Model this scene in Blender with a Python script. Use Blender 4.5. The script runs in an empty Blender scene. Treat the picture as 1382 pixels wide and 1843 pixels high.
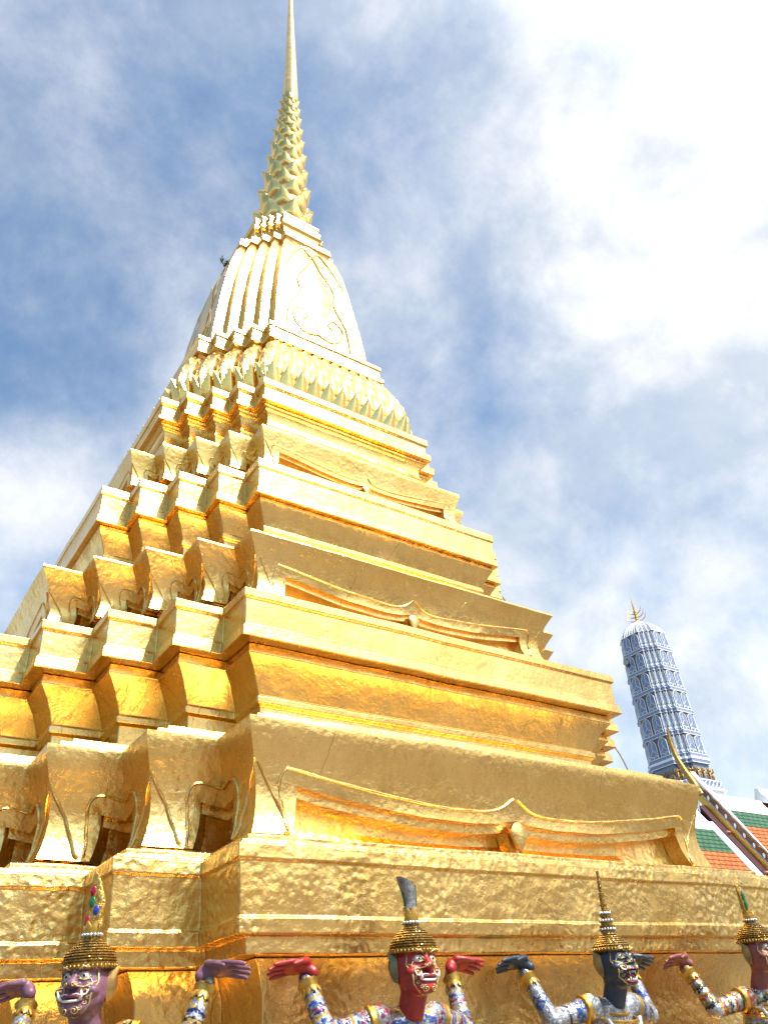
import bpy, bmesh, math, random
import numpy as np
from mathutils import Vector, Matrix, noise
random.seed(7)
rad = math.radians
SC = bpy.context.scene
COL = SC.collection

# ------------------------------------------------------------------ camera
cam_d = bpy.data.cameras.new("camera")
cam = bpy.data.objects.new("camera", cam_d)
COL.objects.link(cam)
cam_d.sensor_width = 36.0
cam_d.sensor_fit = 'AUTO'
cam_d.lens = 1393.66 * 36.0 / 1843.0
cam_d.clip_end = 5000
YAW, PITCH, ROLL = 0.639529817, 0.607752253, -0.0843678371
CAM_U = np.array([-6.18384544, -12.2942285, 1.38203599])   # camera in plan units (1 unit = 0.5 m)
_f = Vector((math.sin(YAW)*math.cos(PITCH), math.cos(YAW)*math.cos(PITCH), math.sin(PITCH)))
_r = Vector((math.cos(YAW), -math.sin(YAW), 0))
_u = _r.cross(_f)
_r2 = math.cos(ROLL)*_r + math.sin(ROLL)*_u
_u2 = -math.sin(ROLL)*_r + math.cos(ROLL)*_u
cam.matrix_world = Matrix(((_r2.x, _u2.x, -_f.x, CAM_U[0]*.5), (_r2.y, _u2.y, -_f.y, CAM_U[1]*.5),
                           (_r2.z, _u2.z, -_f.z, CAM_U[2]*.5+.909), (0, 0, 0, 1)))
SC.camera = cam

# ------------------------------------------------------------------ light
SUN_AZ, SUN_EL = rad(19), rad(54)            # azimuth: from -Y towards +X
sun_dir = Vector((math.sin(SUN_AZ)*math.cos(SUN_EL), -math.cos(SUN_AZ)*math.cos(SUN_EL), math.sin(SUN_EL)))
sl = bpy.data.lights.new("sun", 'SUN')
sl.energy = 4.7
sl.angle = rad(0.6)
sl.color = (1.0, 0.95, 0.86)
so = bpy.data.objects.new("sun", sl)
so.rotation_euler = sun_dir.to_track_quat('Z', 'Y').to_euler()
so.location = (0, -20, 40)
COL.objects.link(so)

SC.view_settings.view_transform = 'Standard'
SC.view_settings.look = 'None'
SC.view_settings.gamma = 1
SC.view_settings.exposure = 0.75

world = bpy.data.worlds.new("World")
SC.world = world
world.use_nodes = True


def pix_dir(u, v):
    """direction of a pixel of the photograph (1382 x 1843)"""
    f = 1393.66
    d = _f + _r2*((u-691)/f) - _u2*((v-921.5)/f)
    return d.normalized()


class NT:
    """small helper to write node trees"""
    def __init__(self, tree):
        self.t = tree
        self.n = tree.nodes
        self.n.clear()

    def node(self, typ, ins=None, **props):
        nd = self.n.new(typ)
        for k, v in props.items():
            setattr(nd, k, v)
        for k, v in (ins or {}).items():
            sock = nd.inputs[k]
            if hasattr(v, 'is_linked') and hasattr(v, 'node'):
                self.t.links.new(v, sock)
            else:
                sock.default_value = v
        return nd

    def math(self, op, a, b=0.0, c=None, clamp=False):
        ins = {0: a, 1: b}
        if c is not None:
            ins[2] = c
        return self.node('ShaderNodeMath', ins, operation=op, use_clamp=clamp).outputs[0]

    def mix(self, f, a, b, blend='MIX'):
        nd = self.node('ShaderNodeMix', data_type='RGBA', blend_type=blend)
        for i, v in ((0, f), (6, a), (7, b)):
            if hasattr(v, 'is_linked') and hasattr(v, 'node'):
                self.t.links.new(v, nd.inputs[i])
            else:
                nd.inputs[i].default_value = v if i == 0 else (tuple(v)+(1,))[:4]
        return nd.outputs[2]

    def ramp(self, fac, stops, interp='LINEAR'):
        nd = self.node('ShaderNodeValToRGB', {0: fac})
        cr = nd.color_ramp
        cr.interpolation = interp
        while len(cr.elements) < len(stops):
            cr.elements.new(0.5)
        for e, (p, c) in zip(cr.elements, stops):
            e.position = p
            e.color = (tuple(c)+(1,))[:4] if hasattr(c, '__len__') else (c, c, c, 1)
        return nd.outputs[0]

    def maprange(self, v, a, b, c=0.0, d=1.0, smooth=False):
        return self.node('ShaderNodeMapRange', {0: v, 1: a, 2: b, 3: c, 4: d}, clamp=True,
                         interpolation_type='SMOOTHSTEP' if smooth else 'LINEAR').outputs[0]

    def noise(self, vec, scale, detail=4, rough=0.55, dist=0.0):
        return self.node('ShaderNodeTexNoise', {'Vector': vec, 'Scale': scale, 'Detail': detail,
                                                'Roughness': rough, 'Distortion': dist}).outputs[0]


def build_world():
    T = NT(world.node_tree)
    out = T.node('ShaderNodeOutputWorld')
    bg = T.node('ShaderNodeBackground')
    sky = T.node('ShaderNodeTexSky', sky_type='NISHITA', sun_disc=False, sun_elevation=SUN_EL,
                 sun_rotation=math.pi - SUN_AZ, altitude=0, air_density=1.0, dust_density=0.25, ozone_density=2.0)
    vec = T.node('ShaderNodeTexCoord').outputs['Generated']
    skyc = T.mix(1.0, sky.outputs[0], (SKY_K*0.90, SKY_K*1.06, SKY_K*1.07), 'MULTIPLY')
    # cloud cover: noise over the direction plus broad banks at given directions
    n1 = T.noise(vec, 3.6, 12, 0.64, 0.18)
    n2 = T.noise(vec, 10.0, 9, 0.64, 0.15)
    m = T.math('ADD', T.math('SUBTRACT', T.math('MULTIPLY', n1, 1.3), .13), T.math('MULTIPLY', n2, 0.45))
    acc = m
    for (px, py, r0, r1, g) in CLOUDS:
        d = Vector(px).normalized() if py is None else pix_dir(px, py)
        dot = T.node('ShaderNodeVectorMath', {0: vec, 1: tuple(d)}, operation='DOT_PRODUCT').outputs['Value']
        acc = T.math('ADD', acc, T.maprange(dot, math.cos(rad(r1)), math.cos(rad(r0)), 0.0, g, True))
    cover = T.maprange(acc, 0.16, 1.32, 0.03, 1.0, True)
    sund = T.node('ShaderNodeVectorMath', {0: vec, 1: tuple(sun_dir)}, operation='DOT_PRODUCT').outputs['Value']
    glow = T.maprange(sund, math.cos(rad(50)), math.cos(rad(4)), 1.0, 3.3, True)
    shade = T.noise(vec, 6.0, 8, 0.58, 0.2)
    cc = T.mix(T.maprange(shade, 0.40, 0.60), tuple(0.50*c for c in (0.88, 0.97, 1.08)), tuple(0.70*c for c in (1.0, 1.0, 1.0)))
    cc = T.mix(1.0, cc, T.node('ShaderNodeCombineColor', {0: glow, 1: glow, 2: glow}).outputs[0], 'MULTIPLY')
    fin = T.mix(cover, skyc, cc)
    T.t.links.new(fin, bg.inputs[0])
    bg.inputs[1].default_value = 1.0
    T.t.links.new(bg.outputs[0], out.inputs[0])


SKY_K = 0.125
# px, py of the bank in the photograph's frame, inner radius, outer radius (degrees), gain
CLOUDS = [(691, 650, 28, 60, 0.06), (1340, 110, 4, 22, 0.30), (1180, 330, 3, 18, 0.10), (1300, 640, 2, 15, 0.12), (75, 880, .5, 6.0, 0.27), (1340, 1310, 1, 8, 0.26),
          (1100, 1000, 2, 14, 0.10), (100, 250, 3, 24, -0.26), (760, 720, 2, 10, -0.16), (950, 420, 2, 9, -0.05), (30, 1090, 2, 10, -0.2), (60, 620, 2, 10, -0.15),
          (640, 240, 2, 10, -0.08),
          # behind the camera: clouds cleared left, bank added right, shaping reflections in the gold
          ((-.70, -.70, .25), None, 25, 66, -1.1), ((0, -.97, .05), None, 10, 40, -.4), ((.50, -.70, .46), None, 9, 34, 0.95)]
build_world()


# ------------------------------------------------------------------ helpers
def U(p):
    return (p[0]*.5, p[1]*.5, p[2]*.5+.909)


class MB:
    def __init__(self):
        self.v = []
        self.f = []
        self.attr = None

    def add(self, vs, fs):
        o = len(self.v)
        self.v.extend([tuple(p) for p in vs])
        self.f.extend([tuple(i+o for i in f) for f in fs])

    def grid(self, rows, close=False):
        n = len(rows[0])
        vs = [p for r in rows for p in r]
        fs = []
        for i in range(len(rows)-1):
            for j in range(n-1+(1 if close else 0)):
                a, b = i*n+j, i*n+(j+1) % n
                fs.append((a, b, b+n, a+n))
        self.add(vs, fs)

    def lathe(self, prof, seg=24, c=(0, 0, 0), cap=True):
        rows = []
        for r, z in prof:
            rows.append([(c[0]+r*math.cos(2*math.pi*k/seg), c[1]+r*math.sin(2*math.pi*k/seg), c[2]+z) for k in range(seg)])
        self.grid(rows, True)
        if cap:
            o = len(self.v)-len(rows)*seg
            self.f.append(tuple(reversed(range(o, o+seg))))
            self.f.append(tuple(range(len(self.v)-seg, len(self.v))))

    def tube(self, pts, r, seg=8, cap=True):
        pts = [Vector(p) for p in pts]
        rs = [float(x) for x in r] if hasattr(r, '__len__') else [float(r)]*len(pts)
        rows = []
        t0 = (pts[1]-pts[0]).normalized()
        ref = Vector((0, 0, 1)) if abs(t0.z) < .9 else Vector((1, 0, 0))
        nrm = t0.cross(ref).normalized()
        for i, p in enumerate(pts):
            a = pts[max(0, i-1)]
            b = pts[min(len(pts)-1, i+1)]
            t = (b-a).normalized()
            nrm = (nrm-t*nrm.dot(t))
            nrm = nrm.normalized() if nrm.length > 1e-6 else t.orthogonal().normalized()
            bi = t.cross(nrm)
            rows.append([p+rs[i]*(math.cos(2*math.pi*k/seg)*nrm+math.sin(2*math.pi*k/seg)*bi) for k in range(seg)])
        self.grid(rows, True)
        if cap:
            o = len(self.v)-len(rows)*seg
            self.f.append(tuple(reversed(range(o, o+seg))))
            self.f.append(tuple(range(len(self.v)-seg, len(self.v))))

    def box(self, c, s, M=None):
        vs = []
        for x in (-.5, .5):
            for y in (-.5, .5):
                for z in (-.5, .5):
                    p = Vector((x*s[0], y*s[1], z*s[2]))
                    if M is not None:
                        p = M @ p
                    vs.append(p+Vector(c))
        self.add(vs, [(0, 1, 3, 2), (4, 6, 7, 5), (0, 4, 5, 1), (2, 3, 7, 6), (0, 2, 6, 4), (1, 5, 7, 3)])

    def ball(self, c, r, seg=12, rings=8):
        r = r if hasattr(r, '__len__') else (r, r, r)
        rows = []
        for i in range(rings+1):
            th = math.pi*i/rings
            th = min(max(th, 0.02), math.pi-0.02)
            rows.append([(c[0]+r[0]*math.sin(th)*math.cos(2*math.pi*k/seg), c[1]+r[1]*math.sin(th)*math.sin(2*math.pi*k/seg),
                          c[2]-r[2]*math.cos(th)) for k in range(seg)])
        self.grid(rows, True)

    def plate(self, outline, thick, O, X, Y, N, dome=0.0):
        """closed outline (2D) as a plate of some thickness; front face may dome out"""
        n = len(outline)
        cx = sum(p[0] for p in outline)/n
        cy = sum(p[1] for p in outline)/n
        O, X, Y, N = Vector(O), Vector(X), Vector(Y), Vector(N)
        P = lambda x, y, d: O+X*x+Y*y+N*d
        vs = [P(x, y, 0) for x, y in outline]+[P(x, y, thick) for x, y in outline]
        vs += [P(cx+(x-cx)*.5, cy+(y-cy)*.5, thick+dome*.8) for x, y in outline]+[P(cx, cy, thick+dome), P(cx, cy, 0)]
        fs = []
        for i in range(n):
            j = (i+1) % n
            fs += [(i, j, n+j, n+i), (n+i, n+j, 2*n+j, 2*n+i), (2*n+i, 2*n+j, 3*n), (j, i, 3*n+1)]
        self.add(vs, fs)

    def xform(self, M):
        self.v = [tuple(M @ Vector(p)) for p in self.v]
        return self

    def build(self, name, mat, parent=None, smooth=35, jitter=0.0, jscale=2.0, bevel=0.0, merge=True, fix=True):
        me = bpy.data.meshes.new(name)
        vs = self.v
        if jitter:
            out = []
            for p in vs:
                q = Vector(p)
                d = noise.noise_vector(q*jscale)*jitter + noise.noise_vector(q*jscale*4.3+Vector((9, 3, 1)))*jitter*.45
                out.append(tuple(q+d))
            vs = out
        me.from_pydata(vs, [], self.f)
        if merge or fix:
            bm = bmesh.new()
            bm.from_mesh(me)
            if merge:
                bmesh.ops.remove_doubles(bm, verts=bm.verts, dist=2e-5)
                bmesh.ops.dissolve_degenerate(bm, edges=bm.edges, dist=1e-6)
            if fix:
                bmesh.ops.recalc_face_normals(bm, faces=bm.faces)
            bm.to_mesh(me)
            bm.free()
        if smooth:
            me.polygons.foreach_set('use_smooth', [True]*len(me.polygons))
            if smooth < 180:
                me.set_sharp_from_angle(angle=rad(smooth))
        ob = bpy.data.objects.new(name, me)
        COL.objects.link(ob)
        if mat:
            me.materials.append(mat)
        if parent:
            ob.parent = parent
        if bevel:
            md = ob.modifiers.new('bevel', 'BEVEL')
            md.width = bevel
            md.segments = 2
            md.limit_method = 'ANGLE'
            md.angle_limit = rad(40)
            md.harden_normals = True
        return ob


def thing(name, label, cat, loc=(0, 0, 0), rz=0.0, group=None):
    o = bpy.data.objects.new(name, None)
    COL.objects.link(o)
    o.location = loc
    o.rotation_euler = (0, 0, rz)
    o.empty_display_size = .2
    o['label'] = label
    o['category'] = cat
    if group:
        o['group'] = group
    return o


def tag(o, label, cat, group=None):
    o['label'] = label
    o['category'] = cat
    if group:
        o['group'] = group
    return o


def interp(pts, n):
    """resample a polyline with a Catmull-Rom curve, n points per span"""
    P = [Vector(p) for p in pts]
    out = []
    for i in range(len(P)-1):
        a, b, c, d = P[max(i-1, 0)], P[i], P[i+1], P[min(i+2, len(P)-1)]
        for k in range(n):
            t = k/n
            out.append(.5*((2*b)+(c-a)*t+(2*a-5*b+4*c-d)*t*t+(3*b-a-3*c+d)*t**3))
    out.append(P[-1])
    return out


# ------------------------------------------------------------------ materials
def new_mat(name):
    m = bpy.data.materials.new(name)
    m.use_nodes = True
    T = NT(m.node_tree)
    out = T.node('ShaderNodeOutputMaterial')
    p = T.node('ShaderNodeBsdfPrincipled')
    T.t.links.new(p.outputs[0], out.inputs[0])
    return m, T, p


def mat_plain(name, col, rough=.5, metal=0.0, bump=0.0, bscale=30, var=.25, spec=None, coat=0.0):
    m, T, p = new_mat(name)
    vec = T.node('ShaderNodeTexCoord').outputs['Object']
    n = T.noise(vec, bscale*.4, 5)
    c = T.mix(T.maprange(n, .3, .7), tuple(x*(1-var) for x in col), tuple(min(1, x*(1+var)) for x in col))
    T.t.links.new(c, p.inputs['Base Color'])
    r = T.maprange(T.noise(vec, bscale, 4), .3, .7, rough*.8, min(1, rough*1.25))
    T.t.links.new(r, p.inputs['Roughness'])
    p.inputs['Metallic'].default_value = metal
    if coat:
        p.inputs['Coat Weight'].default_value = coat
    if bump:
        b = T.node('ShaderNodeBump', {'Height': T.noise(vec, bscale, 6), 'Strength': 1.0, 'Distance': bump})
        T.t.links.new(b.outputs[0], p.inputs['Normal'])
    return m


def mat_gold(name, b1=.012, b2=.0035, s1=5.0, s2=28.0, rough=(.15, .30), crack=True, pits=.0, tint=1.0):
    """gold leaf over hand worked plaster"""
    m, T, p = new_mat(name)
    vec = T.node('ShaderNodeTexCoord').outputs['Object']
    nA = T.noise(vec, s1, 3, .45, .1)
    nB = T.noise(vec, s2, 6, .6, .3)
    nC = T.noise(vec, 130, 3, .5)
    h = T.math('ADD', T.math('MULTIPLY', nA, b1), T.math('MULTIPLY', nB, b2))
    h = T.math('ADD', h, T.math('MULTIPLY', nC, .0007))
    if pits:
        vo = T.node('ShaderNodeTexVoronoi', {'Vector': vec, 'Scale': 34.0}, feature='SMOOTH_F1').outputs['Distance']
        msk = T.maprange(T.noise(vec, 3.1, 3), .42, .58)
        h = T.math('ADD', h, T.math('MULTIPLY', T.math('MULTIPLY', vo, msk), pits))
    big = T.noise(vec, 1.7, 5, .6, .4)
    c = T.mix(T.maprange(big, .32, .68), (.81*tint, .505*tint, .15*tint), (.90*tint, .61*tint, .225*tint))
    c = T.mix(T.maprange(nB, .55, .75, 0, .35), c, (.93, .66, .29))
    # soot and bare bole showing through
    st = T.maprange(T.noise(vec, 4.3, 8, .7, 1.2), .66, .78, 0, .55)
    c = T.mix(st, c, (.30, .17, .06))
    mp = T.node('ShaderNodeMapping', {'Vector': vec, 'Scale': (11, 11, 1.1)}).outputs[0]
    run = T.math('MULTIPLY', T.maprange(T.noise(mp, 1.0, 6, .6), .56, .74), T.maprange(T.noise(vec, 1.3, 3), .42, .6))
    c = T.mix(T.math('MULTIPLY', run, .45), c, (.42, .26, .09))
    if crack:
        sx = T.node('ShaderNodeSeparateXYZ', {0: vec})
        q = T.math('ADD', sx.outputs[0], sx.outputs[1])
        wob = T.math('MULTIPLY', T.math('SUBTRACT', T.noise(vec, 9, 4), .5), .05)
        cv = T.node('ShaderNodeCombineXYZ', {0: T.math('ADD', q, wob), 1: T.math('ADD', sx.outputs[2], .13)})
        br = T.node('ShaderNodeTexBrick', {'Vector': cv.outputs[0], 'Scale': 1.0, 'Mortar Size': .0016, 'Brick Width': .93,
                                           'Row Height': 3.1, 'Mortar Smooth': .1})
        ck = T.math('MULTIPLY', br.outputs['Fac'], T.maprange(T.noise(vec, 2.3, 2), .47, .56))
        c = T.mix(T.math('MULTIPLY', ck, .7), c, (.16, .08, .025))
        h = T.math('SUBTRACT', h, T.math('MULTIPLY', ck, .004))
    sy = T.node('ShaderNodeSeparateXYZ', {0: vec})
    wb = T.math('MULTIPLY', T.noise(vec, 22, 3), .03)
    lv = T.node('ShaderNodeCombineXYZ', {0: T.math('ADD', T.math('ADD', sy.outputs[0], sy.outputs[1]), wb), 1: T.math('ADD', sy.outputs[2], wb)})
    lf = T.node('ShaderNodeTexBrick', {'Vector': lv.outputs[0], 'Color1': (0, 0, 0, 1), 'Color2': (1, 1, 1, 1), 'Mortar': (.5, .5, .5, 1), 'Scale': 1.0, 'Mortar Size': .0,
                                       'Brick Width': .085, 'Row Height': .08}, offset=.3).outputs[0]
    lfv = T.node('ShaderNodeSeparateColor', {0: lf}).outputs[0]
    c = T.mix(T.math('MULTIPLY', lfv, .16), c, (.55, .30, .06), 'MIX')
    T.t.links.new(c, p.inputs['Base Color'])
    r = T.maprange(T.noise(vec, 7, 6, .6, .5), .3, .7, rough[0], rough[1])
    r = T.math('ADD', r, T.math('MULTIPLY', lfv, .05))
    r = T.math('ADD', r, T.math('MULTIPLY', run, .14))
    r = T.math('ADD', r, T.math('MULTIPLY', st, .3))
    T.t.links.new(r, p.inputs['Roughness'])
    p.inputs['Metallic'].default_value = 1.0
    b = T.node('ShaderNodeBump', {'Height': h, 'Strength': 1.0, 'Distance': 1.0})
    T.t.links.new(b.outputs[0], p.inputs['Normal'])
    return m


GOLD = mat_gold('gold_leaf')
GOLD_FRIEZE = mat_gold('gold_leaf_hammered', b1=.014, b2=.0042, s1=8.0, s2=30, rough=(.18, .32), pits=.008)
GOLD_PANEL = mat_gold('gold_leaf_panel', b1=.012, b2=.0045, s1=4.2, s2=24, rough=(.16, .30), pits=.003)
GOLD_SPIRE = mat_gold('gold_leaf_spire', b1=.008, b2=.002, s1=5, s2=25, rough=(.14, .26), crack=False)
GOLD_PAINT = mat_plain('old_gilding', (.55, .33, .07), .35, .85, .002, 60, .35)
MIRROR = mat_plain('mirror_mosaic_silver', (.62, .63, .64), .22, .8, .003, 120, .45)
WHITE = mat_plain('white_render', (.80, .80, .79), .55, 0, .002, 20, .06)
DARKRED = mat_plain('dark_red_lacquer', (.055, .009, .012), .4, 0, .001, 15, .25)


def mat_tiles(name, cA, cB, sw=.34, sh=.20):
    m, T, p = new_mat(name)
    vec = T.node('ShaderNodeTexCoord').outputs['Object']
    sx = T.node('ShaderNodeSeparateXYZ', {0: vec})
    cv = T.node('ShaderNodeCombineXYZ', {0: sx.outputs[0], 1: T.math('MULTIPLY', sx.outputs[2], 1.19)})
    br = T.node('ShaderNodeTexBrick', {'Vector': cv.outputs[0], 'Color1': cA+(1,), 'Color2': cB+(1,), 'Mortar': tuple(.22*x for x in cA)+(1,),
                                       'Scale': 1.0, 'Mortar Size': .03, 'Mortar Smooth': .6, 'Brick Width': sw, 'Row Height': sh})
    n = T.noise(vec, 6, 5)
    c = T.mix(T.maprange(n, .3, .7, 0, .35), br.outputs[0], tuple(.55*x for x in cA))
    T.t.links.new(c, p.inputs['Base Color'])
    p.inputs['Roughness'].default_value = .6
    p.inputs['Specular IOR Level'].default_value = .25
    fr = T.math('FRACT', T.math('DIVIDE', T.math('MULTIPLY', sx.outputs[2], 1.19), sh))
    h = T.math('SUBTRACT', T.math('MULTIPLY', fr, -.03), T.math('MULTIPLY', br.outputs['Fac'], .03))
    b = T.node('ShaderNodeBump', {'Height': h, 'Strength': 1.0, 'Distance': 1.0})
    T.t.links.new(b.outputs[0], p.inputs['Normal'])
    return m


# ------------------------------------------------------------------ ground
m, T, p = new_mat('terrace_stone')
vec = T.node('ShaderNodeTexCoord').outputs['Object']
br = T.node('ShaderNodeTexBrick', {'Vector': vec, 'Color1': (.115, .10, .088, 1), 'Color2': (.09, .08, .07, 1), 'Mortar': (.07, .065, .06, 1),
                                   'Scale': 1.0, 'Mortar Size': .008, 'Brick Width': .6, 'Row Height': .6})
c = T.mix(T.maprange(T.noise(vec, 1.2, 6), .35, .7, 0, .5), br.outputs[0], (.10, .09, .08))
T.t.links.new(c, p.inputs['Base Color'])
p.inputs['Roughness'].default_value = .6
TERRACE = m
g = MB()
N = 24
S = 900.0
g.grid([[(-S+2*S*i/N, -S+2*S*j/N, 0.0) for i in range(N+1)] for j in range(N+1)])
go = g.build('ground', TERRACE, smooth=0)
go['kind'] = 'structure'

# unseen cloister galleries added behind the viewer, blocking bright horizon sky from the gold
gw, gr_ = MB(), MB()


def gallery(x0, y0, x1, y1, h, depth):
    a, b = Vector((x0, y0, 0)), Vector((x1, y1, 0))
    t = (b-a).normalized()
    nrm = Vector((t.y, -t.x, 0))
    for p0, p1 in ((a, b),):
        for off in (0, depth):
            gw.grid([[p0+nrm*off, p1+nrm*off], [p0+nrm*off+Vector((0, 0, h)), p1+nrm*off+Vector((0, 0, h))]])
        n = int((b-a).length/4)
        for i in range(n+1):
            q = a+t*((b-a).length*i/n)-nrm*.4
            gw.box(q+Vector((0, 0, h/2)), (.7, .7, h))
        prof = [(-1.4, h-.2), (depth*.25, h+1.0), (depth*.5, h+2.6), (depth*.75, h+1.0), (depth+1.4, h-.2)]
        gr_.grid([[p0+nrm*o+Vector((0, 0, z)), p1+nrm*o+Vector((0, 0, z))] for o, z in prof])


gallery(-48, -34, 75, -34, 3.4, 6)
gallery(-44, 60, -44, -34, 3.4, 6)
gallery(75, -34, 75, -2, 3.4, 6)
go = gw.build('unseen_gallery_walls', mat_plain('gallery_plaster', (.34, .30, .25), .8), smooth=0, fix=False)
go['kind'] = 'structure'
go = gr_.build('unseen_gallery_roofs', mat_plain('gallery_tiles', (.16, .06, .03), .5), smooth=0, fix=False)
go['kind'] = 'structure'

# ------------------------------------------------------------------ the golden stupa
chedi = thing('golden_stupa', 'towering golden redented stupa with stepped tiers and tapering spire', 'stupa')


def lean(x, y, z):
    if z > 14:
        o = .026*(min(z, 29)-14)
        x, y = x+.8*o, y-.6*o
    return x, y, z


def faces(nred=4):
    for rot in range(4):
        yield rot, 0, 0
        for k in range(1, nred+1):
            yield rot, k, -1
            yield rot, k, 1


def fpt(rot, k, sd, t, w, s, z, wa=None, wb=None, nred=4):
    """point on a face of the redented square. t runs 0..1 along it; wa, wb: half widths used at its two ends"""
    wa = w if wa is None else wa
    wb = w if wb is None else wb
    if k == 0:
        x = -wa+(wa+wb)*t
        y = -(w+nred*s)
    else:
        xa = -wa-k*s          # the convex end
        xb = -wb-(k-1)*s      # the re-entrant end
        x = xa+(xb-xa)*t
        y = -(w+nred*s)+k*s
        if sd > 0:
            x = -x
    for _ in range(rot):
        x, y = y, -x
    return (x, y, z)


def loft(mb, rows, s0, seg=.16, nm=34, nf=5, conv=U, nred=4, ln=lean):
    R = []
    rows = [(r[0], r[1], r[2] if len(r) > 2 else s0) for r in rows]
    for a, b in zip(rows, rows[1:]):
        n = max(1, int(math.hypot(a[0]-b[0], a[1]-b[1])/seg+.5))
        for i in range(n):
            t = i/n
            R.append(tuple(x+(y-x)*t for x, y in zip(a, b)))
    R.append(rows[-1])
    for rot, k, sd in faces(nred):
        n = nm if k == 0 else nf
        mb.grid([[conv(ln(*fpt(rot, k, sd, j/n, w, s, z, nred=nred))) for j in range(n+1)] for w, z, s in R])


def part(name, rows, s0, mat=GOLD, jit=.0055, bev=.006, ext=0.0, **kw):
    """ext: the part is this much wider towards +x and the back, keeping its front left corner"""
    mb = MB()
    loft(mb, [(r[0]+ext,)+tuple(r[1:]) for r in rows], s0, **kw)
    mb.v = [(x+ext*.5, y+ext*.5, z) for x, y, z in mb.v]
    return mb.build(name, mat, chedi, smooth=32, jitter=jit, jscale=1.7, bevel=bev)


part('base_wall', [(4.15, -1.80), (4.15, -.95), (4.25, -.93), (4.25, -.73), (4.2, -.718), (3.13, -.71), (3.05, -.6), (3.05, 1.2), (3.03, 1.6), (3.05, 1.82), (3.12, 1.97), (3.18, 2.04), (2.9, 2.05)],
     .735, GOLD_PANEL, .005, ext=.34)
part('base_frieze', [(3.0, 2.045), (3.325, 2.045), (3.335, 2.165), (3.44, 2.17), (3.452, 2.278), (3.432, 2.29), (3.455, 2.676), (3.475, 2.69), (3.47, 2.80),
                     (3.43, 2.81), (3.425, 2.84), (3.337, 2.855), (3.335, 2.90), (3.22, 2.93), (2.6, 2.96)], .735, GOLD_FRIEZE, .0045, ext=.10)


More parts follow.
